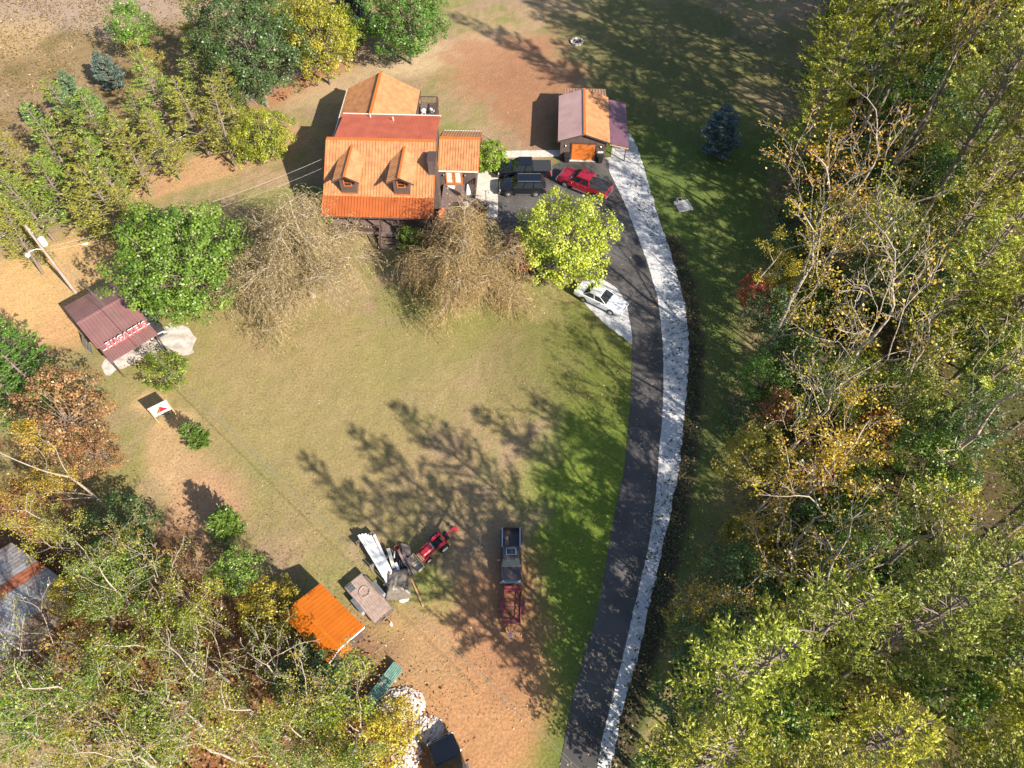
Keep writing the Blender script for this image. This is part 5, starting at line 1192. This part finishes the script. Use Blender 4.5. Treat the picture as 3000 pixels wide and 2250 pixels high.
for i in range(5):
    variant('hard_%d' % i, hardwood, M['leaf_autumn'], M['pale_bark'], seed=51 + i, h=17.0 + (i % 3) * 1.5, r=4.5, leaves=(1500, 3600, 5600, 4200, 700)[i], leaf=.175, trunk=.18, levels=5 if i in (0, 4) else 4)
for i in range(2):
    variant('willow_%d' % i, willow, M['leaf_willow'], M['willow_twig'], seed=61 + i, h=8.5, r=6.2 - .6 * i, strands=7500, leafper=9)

# ---- single trees on the lawn and round the house
plant('maple_a', 'maple_tree', base_under(535, 778, 5.2), 'dense bright green maple overhanging the maroon shed', 'tree', scale=1.12)
plant('willow_0', 'willow_tree', base_under(890, 790, 3.6), 'left of the two tan weeping willows in front of the house', 'tree', scale=1.24)
plant('willow_1', 'willow_tree', base_under(1352, 785, 3.5), 'right of the two tan weeping willows, beside the parking area', 'tree', scale=1.12, rz=1.3, tint=(1.06, .98, .86))
plant('maple_b', 'maple_tree', base_under(1660, 708, 5.4), 'lime green maple beside the white sedan', 'tree', scale=1.0)
plant('round_a', 'ornamental_tree', base_under(762, 402, 2.9), 'round golden green tree standing left of the house shadow', 'tree', tint=(1.9, 1.25, .9), scale=1.0)
plant('shrub_a', 'shrub', base_under(1440, 466, 1.4), 'rounded bright green shrub by the deck steps next to the black pickup', 'shrub', scale=1.02, tint=(1.6, 1.45, .9), sz=1.25)
plant('shrub_b', 'small_tree', base_under(487, 1078, 1.8), 'thin leafed small tree below the maroon shed apron', 'tree', scale=.84, tint=(1.2, .98, .8))
plant('cedar', 'cedar_tree', base_under(576, 1285, 1.2), 'small dark green cedar right of the board sign', 'tree', tint=(.72, .78, .9), scale=.86)
plant('cedar', 'cedar_tree', base_under(668, 1545, 1.5), 'bushy green cedar above the bottom left woods', 'tree', scale=1.15, tint=(.9, .9, 1.1), rz=2)
plant('spruce', 'spruce_tree', base_under(2110, 410, 2.0), 'dark blue green spruce alone on the shaded right-hand grass', 'tree', scale=1.08, tint=(2.0, 2.0, 1.9))
plant('shrub_a', 'shrub', tuple(hpt(-.9, .9, 0)), 'small green shrub at the front left corner of the house', 'shrub', scale=.75, tint=(1.3, 1.2, .8))
plant('shrub_b', 'shrub', tuple(hpt(8.6, -.9, 0)), 'pale green shrub below the porch between the two willows', 'shrub', scale=.62, tint=(1.6, 1.45, 1.6))
# ---- belt beyond the fence, upper left
plant('tall_a', 'broadleaf_tree', base_under(735, 160, 6.5), 'big dark green broadleaf tree at the fence left of the house', 'tree', scale=1.12)
plant('tall_a', 'broadleaf_tree', base_under(1190, 50, 6.0), 'bright green broadleaf tree at the top edge behind the house', 'tree', scale=1.02, rz=2, tint=(1.25, 1.5, .7))
plant('tall_b', 'broadleaf_tree', base_under(940, 120, 5.5), 'yellow green tree behind the fence between the two big green trees', 'tree', scale=1.0, tint=(.80, .92, .9))
plant('tall_b', 'broadleaf_tree', base_under(880, 40, 5.5), 'olive green tree at the top edge behind the yellow green tree', 'tree', scale=.95, rz=2, tint=(.7, .85, .9))
plant('spruce', 'spruce_tree', base_under(1035, 40, 3.2), 'grey blue spruce at the top edge left of the bright green tree', 'tree', scale=1.3, tint=(1.2, 1.2, 1.1))
plant('sapling', 'young_tree', base_under(1010, 110, 4.0), 'pale olive young tree by the fence end behind the house', 'tree', scale=1.0, tint=(1.6, 1.25, 1.1))
plant('sapling', 'young_tree', base_under(390, 80, 5.0), 'narrow green tree standing out against the dry field', 'tree', scale=1.05, tint=(.9, 1.05, .9))
plant('hard_1', 'half_bare_tree', base_under(435, 190, 5.0), 'half bare tree with pale stems beside the dry field', 'tree', scale=.5)
plant('spruce', 'spruce_tree', base_under(320, 220, 1.8), 'grey green bushy spruce at the edge of the dry field', 'tree', scale=.85, tint=(1.5, 1.5, 1.2), rz=1)
belt = [(560, 80, 'tallest'), (560, 190, ''), (650, 260, ''), (470, 290, ''), (560, 330, ''), (390, 340, ''), (640, 360, ''), (300, 400, ''), (470, 400, ''), (220, 340, ''), (380, 450, ''), (150, 420, ''), (230, 470, ''), (310, 520, ''), (60, 470, ''), (150, 540, ''), (240, 590, ''), (70, 580, ''), (330, 610, ''), (10, 540, ''), (30, 680, ''), (-30, 610, '')]
rr = random.Random(9)
for i, (x, y, nt) in enumerate(belt):
    z = 5.5
    where = 'nearest the house' if x > 530 else ('in the middle of the belt' if x > 260 else 'at the left edge of the photo')
    depth = 'along the fence' if y > 1.25 * (700 - x) * .62 + 160 else 'on the field side'
    plant('scrub_%d' % (i % 3), 'scrub_pine', base_under(x, y, z), ('golden', 'olive', 'tawny', 'lime olive')[i % 4] + ' scrub pine ' + depth + ', ' + where, 'tree', 'scrub pines in the upper left belt', scale=rr.uniform(.78, 1.05), rz=rr.uniform(0, 6), tint=((1.05, 1.05, .9), (.78, .98, .9), (1.0, .96, .9), (.72, 1.05, .8))[i % 4])
for i, (x, y) in enumerate(((200, 255), (90, 330), (270, 300), (190, 300))):
    plant('spruce', 'spruce_tree', base_under(x, y, 1.6), 'small grey green spruce along the field edge of the pine belt', 'tree', 'small spruces at the field edge', scale=rr.uniform(.5, .75), rz=i, tint=(1.7, 1.9, .9))
# ---- left edge
for i, (x, y, s_, tn) in enumerate(((40, 1010, .95, (.65, .85, .8)), (90, 1110, .85, (.6, .85, .8)), (20, 1180, .8, (.6, .8, .8)), (-40, 1080, .9, (.65, .8, .8)))):
    plant('scrub_%d' % (i % 3), 'evergreen_tree', base_under(x, y, 5.0), ('dark green evergreen at the left edge below the bare earth', 'dark green evergreen nearest the brown leafed tree', 'lowest dark green evergreen at the left edge', 'dark green evergreen cut by the left edge')[i], 'tree', scale=s_, rz=i * 1.7, tint=tn, leafm=M['leaf_green'])
plant('tall_c', 'brown_oak', base_under(190, 1215, 4.5), 'brown leafed oak left of the board sign', 'tree', scale=.95, tint=(1.0, 1.15, 1.25))
plant('tall_c', 'brown_oak', base_under(275, 1330, 2.6), 'low coppery brown tree below the brown oak', 'tree', scale=.55, rz=2, leafm=M['leaf_brown'], tint=(.9, .95, .9))
plant('hard_2', 'yellow_tree', base_under(200, 1385, 6.0), 'yellow leafed tree with pale stems at the left', 'tree', scale=.62, tint=(1.05, .9, .8))
# ---- bottom left woods
blw = [(110, 1520), (215, 1650), (330, 1560), (320, 1720), (440, 1660), (430, 1820), (250, 1880), (90, 1930), (560, 1760), (540, 1910), (360, 1980), (200, 2040), (620, 2020), (470, 2090), (300, 2150), (760, 1960), (740, 2100), (590, 2180), (860, 2050), (880, 2170), (420, 2230), (980, 2120), (1010, 2220), (100, 2120), (150, 2230), (780, 2230), (0, 2040)]
for i, (x, y) in enumerate(blw):
    k = (1, 0, 0, 1, 4, 3, 0, 4)[i % 8]; tn = ((.78, .92, 1.1), (.58, .88, .9), (.95, .90, 1.1), (.42, .75, .8))[i % 4]
    where = ('beside the barn roof' if x < 300 and y < 1900 else 'near the orange shed' if x > 520 and y < 2000 else 'by the stone heaps' if x > 800 else 'in the lower left corner' if x < 360 else 'in the middle of the bottom left woods')
    plant('hard_%d' % k, 'half_bare_tree', base_under(x, y, 8.0), ('nearly bare', 'sparse', 'leafy', 'leafy', 'bare limbed')[k] + ' pale tree with ' + ('yellow green', 'green', 'yellow', 'deep green')[i % 4] + ' leaves ' + where, 'tree', 'bottom left woods', scale=rr.uniform(.56, .76), rz=rr.uniform(0, 6), tint=tn)
for i, (x, y, s_, mt, lb) in enumerate(((410, 1700, 1.1, 'leaf_green', 'bright green sapling amid the bottom left woods'), (345, 1540, .9, 'leaf_dark', 'dark green bush below the yellow leafed tree'), (960, 2050, .9, 'leaf_dark', 'dark green bush below the orange shed'), (890, 1990, .8, 'leaf_dark', 'dark green bush at the lower corner of the orange shed'), (100, 2120, 1.0, 'leaf_green', 'soft green bush in the lower left corner'), (420, 2190, .9, 'leaf_green', 'green bush near the bottom edge of the left woods'), (560, 1650, .8, 'leaf_brown', 'brown brush left of the bushy cedar'), (520, 1560, .7, 'leaf_brown', 'low brown brush at the edge of the lawn'), (700, 1690, .8, 'leaf_green', 'green bush above the orange shed'), (780, 1780, .75, 'leaf_autumn', 'yellowing bush against the orange shed'), (240, 1760, .8, 'leaf_autumn', 'yellow bush beside the barn'), (1080, 2200, .9, 'leaf_autumn', 'yellow green bush over the lowest stone heap'), (1160, 2120, .7, 'leaf_autumn', 'yellow green bush between the stone heaps'), (640, 1560, .35, 'leaf_dark', 'low weed at the foot of the bushy cedar'))):
    ky = 'hard_1' if mt == 'leaf_brown' else ('sapling' if i % 2 == 0 else 'shrub_b')
    plant(ky, 'bush', base_under(x, y, 2.2), lb, 'bush', scale=s_ * (.26 if ky == 'hard_1' else .8 if i % 2 == 0 else 1.3), rz=i, leafm=M[mt])

# ---- the woods on the right
wr_ = random.Random(5); spots = []
# the tall half-bare trunks that stand out in the middle of the woods
HERO = [(2225, 1085, 0, 1.12, 'yellow', (1.1, 1.0, .9), 'tall leaning grey trunk with yellow leaves at the edge, level with the gravel bend'),
        (2405, 1270, 4, 1.22, 'golden', (1.15, .95, .9), 'thick pale trunk with wide bare crown in the middle of the right-hand woods'),
        (2300, 905, 0, 1.15, 'golden', (1.25, .85, .7), 'bare topped tree with golden tuft, right of the scarlet bush'),
        (2420, 800, 4, 1.1, 'golden', (1.25, .85, .8), 'slender bare tree behind the golden tufted one'),
        (2670, 1405, 4, 1.15, 'lime', (.9, 1.05, .9), 'long thin grey trunk slanting up to the right, far inside the woods'),
        (2550, 1685, 0, 1.0, 'lime', (.85, 1.05, .9), 'pale straight trunk above the bottom right pines'),
        (2250, 1400, 4, .95, 'yellow', (1.05, 1.0, 1.0), 'spreading bare twigged tree above the lower drive bend'),
        (2330, 1500, 1, .9, 'yellow', (1.2, .98, .7), 'bright yellow leafed tree among bare twigs in the lower woods'),
        (2160, 1590, 0, .78, 'golden', (1.2, .9, .8), 'twiggy golden leafed tree by the lower gravel strip'),
        (2170, 930, 2, .62, 'yellow', (1.1, 1.1, .8), 'bushy yellow green tree on the woods edge below the scarlet bush'),
        (2040, 1830, 0, .68, 'golden', (1.2, .95, .8), 'low twiggy tree with golden leaves beside the bottom of the drive')]
hero_xy = [at(h_[0], h_[1]) for h_ in HERO]
for (px, py, k, sc_, cn, tn, lb), g in zip(HERO, hero_xy):
    plant('hard_%d' % k, 'half_bare_tree', (g.x, g.y, 0), lb, 'tree', scale=sc_, rz=px * .01, tint=tn)
for _ in range(9000):
    Y = wr_.uniform(1.5, 112); bx = float(woods_x(Y)); X = bx + wr_.random() ** .85 * 52 + 1.2
    if any((X - a_) ** 2 + (Y - b_) ** 2 < (3.4 if X - bx < 8 else 4.1) ** 2 for a_, b_ in spots): continue
    u, v_ = proj(X, Y, 9)
    if not (1700 < u < 3180 and -180 < v_ < 2420): continue
    spots.append((X, Y))
print('wood trees', len(spots))
for i, (X, Y) in enumerate(spots):
    u, v_ = proj(X, Y, 11); edge = X - float(woods_x(Y))
    q = math.hypot((u - 2380) / 400, (v_ - 1120) / 620)           # the hardwood pocket in the middle of the woods
    zone = ('near the top edge' if v_ < 300 else 'level with the house' if v_ < 750 else 'level with the white sedan' if v_ < 1150 else 'level with the lower lawn' if v_ < 1650 else 'toward the bottom')
    edge_t = 'on the edge of the right-hand woods' if edge < 5 else ('at far right' if u > 2700 else 'inside the right-hand woods')
    near = min(math.hypot(X - g.x, Y - g.y) for g in hero_xy)
    if q < 1 and Y > 26 and wr_.random() < .15: continue
    hw = wr_.random() < (.84 if q < 1 else .14)
    if edge < 6 and q > 1: hw = wr_.random() < (.40 if 500 < v_ < 1700 else .2)
    if v_ > 1750 and u < 2010: continue
    if Y > 44 and edge < 14 and wr_.random() < .22: continue
    up_ = min(1, max(0, (Y - 34) / 20)) * (1 if edge > 2.5 else .4) * (1 if q > 1 else .35)
    if hw:
        k = wr_.choice((0, 1, 4, 2, 0, 4) if edge > 6 else (0, 4, 1)); sc_ = wr_.uniform(.76, 1.04) * (.82 if edge < 6 else 1) * (1 + up_ * .2)
        cname, tn = wr_.choice((('yellow', (1.1, .98, .8)), ('lime', (.8, 1.08, .8)), ('golden', (1.2, .88, .7)), ('green', (.55, .9, .8)), ('lime', (.85, 1.05, .9))))
        dn = ('nearly bare', 'thin leafed', 'leafy', 'full leafed', 'bare limbed')[k]
        if near < 3.2: continue
        plant('hard_%d' % k, 'half_bare_tree', (X, Y, 0), '%s %s tree %s, %s' % (dn, cname, edge_t, zone), 'tree', 'half bare trees in the right-hand woods', scale=sc_, rz=wr_.uniform(0, 6), tint=tn, sz=1 + up_ * .4)
    else:
        low = 0; k = wr_.randrange(4); tone_, b_ = wr_.choice((('pale lime', 1.2), ('lime', 1.05), ('olive', .88), ('deep green', .72))); sc_ = wr_.uniform(.86, 1.14) * (1 + up_ * .16)
        if Y < 24: sc_ *= .98; low = .12
        elif edge < 4: sc_ *= .85
        if near < (6 if Y > 26 else 4): continue
        plant('pine_%d' % k, 'pine_tree', (X, Y, 0), '%s%s pine %s, %s' % ('tall ' if sc_ > 1.12 else ('small ' if sc_ < .92 else ''), tone_, edge_t, zone), 'tree', 'pines in the right-hand woods', scale=sc_, rz=wr_.uniform(0, 6), tint=(b_ * wr_.uniform(.9, 1.08), b_, b_ * wr_.uniform(.6, 1.2)), sz=wr_.uniform(.95, 1.1) + up_ * .55 + low)
under = []
for _ in range(3000):
    Y = wr_.uniform(3, 100); X = float(woods_x(Y)) + .8 + wr_.random() ** 1.4 * 26
    if any((X - a_) ** 2 + (Y - b_) ** 2 < 2.9 ** 2 for a_, b_ in under): continue
    u, v_ = proj(X, Y, 1.5)
    if not (1800 < u < 2850 and -20 < v_ < 2300): continue
    under.append((X, Y))
print('understorey', len(under))
for i, (X, Y) in enumerate(under):
    u, v_ = proj(X, Y, 2); nm, mt, tn = wr_.choice((('green', 'leaf_green', (1, 1, 1)), ('green', 'leaf_green', (.8, .9, .9)), ('dark green', 'leaf_dark', (1, 1, 1)), ('yellow green', 'leaf_autumn', (.8, 1, .8)), ('dark green', 'leaf_dark', (1.2, 1.2, 1)), ('yellow', 'leaf_yellow', (.9, 1, 1)), ('olive', 'leaf_olive', (.9, 1, .9))))
    zone = ('near the top edge' if v_ < 300 else 'level with the house' if v_ < 750 else 'level with the white sedan' if v_ < 1150 else 'level with the lower lawn' if v_ < 1650 else 'toward the bottom right corner')
    ky = wr_.choice(('shrub_b', 'sapling', 'shrub_a', 'sapling')); sz_ = {'shrub_b': 'loose', 'sapling': 'tall', 'shrub_a': 'low rounded'}[ky]
    plant(ky, 'understorey_bush', (X, Y, 0), '%s %s bush under the right-hand woods, %s' % (sz_, nm, zone), 'bush', 'understorey of the right-hand woods', scale=wr_.uniform(.7, 1.15), rz=wr_.uniform(0, 6), tint=tn, leafm=M[mt])
for i, (x, y, lb) in enumerate(((2200, 790, 'scarlet bush at the edge of the right-hand woods, below the house level'), (2410, 1330, 'small scarlet bush deep in the right-hand woods'), (2265, 1130, 'rust orange bush by the drive side of the right-hand woods'), (2580, 1190, 'russet bush between bare trunks in the right-hand woods'))):
    plant('sapling', 'red_bush', base_under(x + 40, y, 6.0), lb, 'bush', scale=(.62, .5, .62, .6)[i], rz=i, leafm=M['leaf_red'] if i != 2 else M['leaf_brown'], tint=(1.1, 1, 1))

# ------------------------------------------------------------------ uncountable small growth
def scatter(name, pts, size, material, label, cat, seed, up=.9, aspect=.7, zr=(0.01, .05)):
    rng = np.random.RandomState(seed); n = len(pts); P = np.concatenate([pts, rng.uniform(zr[0], zr[1], (n, 1))], 1)
    v, f = leaf_faces(P, rng.normal(size=(n, 3)) * (1 - up) + np.array([0, 0, 1.]), size, size * aspect, rng)
    v[:, 2] = np.maximum(v[:, 2], .008)
    o = new_obj(name, np_mesh(name, v, f, material, rng.rand(n))); return tag(o, label, cat, kind='stuff')
rg = np.random.RandomState(77)
def box_pts(n, x0, x1, y0, y1): return np.stack([rg.uniform(x0, x1, n), rg.uniform(y0, y1, n)], 1)
A_ = box_pts(60000, -45, 26, 4, 98); wx = woods_x(A_[:, 1]); dens = np.exp(-np.maximum(0, wx - A_[:, 0]) / 9.0) * .8 + .05 + .25 * np.exp(-((A_[:, 1] - 14) / 9) ** 2) * np.exp(-((A_[:, 0] + 5) / 9) ** 2)
dens += .35 * np.exp(-np.hypot(A_[:, 0] + 27, A_[:, 1] - 25) / 6); A_ = A_[(rg.rand(len(A_)) < dens * .30) & (A_[:, 0] < wx + 1)]
scatter('fallen_leaves', A_, .13, M['leaf_litter'], 'yellow fallen leaves scattered over the grass', 'fallen leaves', 1, zr=(.035, .06))
B_ = box_pts(45000, 6, 62, 0, 104); B_ = B_[B_[:, 0] > woods_x(B_[:, 1]) + rg.normal(size=len(B_)) * 1.0]
scatter('forest_litter', B_, .2, M['leaf_litter_dark'], 'brown leaf litter and brush on the floor of the right-hand woods', 'leaf litter', 2, up=.55, zr=(.0, .35))
C_ = box_pts(26000, -40, 0, 2, 30); d_ = dist_line(C_[:, 0], C_[:, 1], [at(-200, 1480), at(250, 1820), at(700, 2080), at(950, 2300)]); C_ = C_[d_ < 7 + rg.normal(size=len(C_)) * 1.2]
scatter('woodland_litter', C_, .22, M['leaf_brown'], 'brown leaf litter and brush on the floor of the bottom left woods', 'leaf litter', 3, up=.5, zr=(.0, .4))
# weeds in the gravel strip
gl_ = [V((a_[0] + b_[0]) / 2, (a_[1] + b_[1]) / 2) for a_, b_ in zip(GR, ASPH_R[:1] + ASPH_R)]
W_ = []
for p in smooth_line([V(*q) for q in [(x - 22, y) for x, y in GR[2:]]], .12):
    for _ in range(2):
        if rg.rand() < .34 + .3 * math.sin(p.y * .35): W_.append((p.x + rg.normal() * .65, p.y + rg.normal() * .3))
W_ = np.array([(x + rg.normal() * .12, y + rg.normal() * .12) for x, y in W_ for _ in range(3)])
scatter('gravel_weeds', W_, .16, M['leaf_weed'], 'dark weeds and leaves dotting the gravel strip', 'weeds', 4, up=.6, zr=(.03, .10))
D_ = []
for p in smooth_line(DITCH, .08):
    for _ in range(5): D_.append((p.x + rg.normal() * .38, p.y + rg.normal() * .3))
scatter('ditch_weeds', np.array(D_), .2, M['leaf_weed'], 'dark weeds lining the ditch beside the gravel strip', 'weeds', 5, up=.5, zr=(-.1, .16))
# rough grass of the dry field
E_ = box_pts(60000, -85, -15, 55, 112); l0, l1 = at(-300, 905), at(1150, 60); sd = (l1.x - l0.x) * (E_[:, 1] - l0.y) - (l1.y - l0.y) * (E_[:, 0] - l0.x)
E_ = E_[(sd > 60) & (fbm(E_[:, 0] * .3, E_[:, 1] * .3) + rg.rand(len(E_)) * .5 > .72)]
scatter('dry_grass', E_, .34, M['leaf_dry'], 'rough dry grass of the upper left field', 'dry grass', 6, up=.35, aspect=.35, zr=(.03, .25))
L_ = box_pts(52000, -42, 22, 8, 92); wl_ = fbm(L_[:, 0] * .22 + 3, L_[:, 1] * .22); L_ = L_[(L_[:, 0] < woods_x(L_[:, 1])) & (wl_ + rg.rand(len(L_)) * .35 > .76)]
gx = np.array([p.x for p in smooth_line([V(*q) for q in ASPH_L[::-1][9:]], 1.0)]); 
keep = np.ones(len(L_), bool)
for poly in ([V(*p) for p in ASPH_R + ASPH_L], [V(*p) for p in GR] + [V(*p) for p in ASPH_R[::-1]]):
    inside = np.zeros(len(L_), bool); n = len(poly)
    for i in range(n):
        a_, b_ = poly[i], poly[(i + 1) % n]
        cr = ((a_.y > L_[:, 1]) != (b_.y > L_[:, 1])) & (L_[:, 0] < (b_.x - a_.x) * (L_[:, 1] - a_.y) / (b_.y - a_.y + 1e-9) + a_.x); inside ^= cr
    keep &= ~inside
keep &= ~((L_[:, 0] > -19) & (L_[:, 0] < -2) & (L_[:, 1] > 52) & (L_[:, 1] < 74))
scatter('lawn_tufts', L_[keep], .14, M['leaf_tuft'], 'small tufts of coarser grass and clover in the lawn', 'grass tufts', 8, up=.5, aspect=.5, zr=(.0, .05))
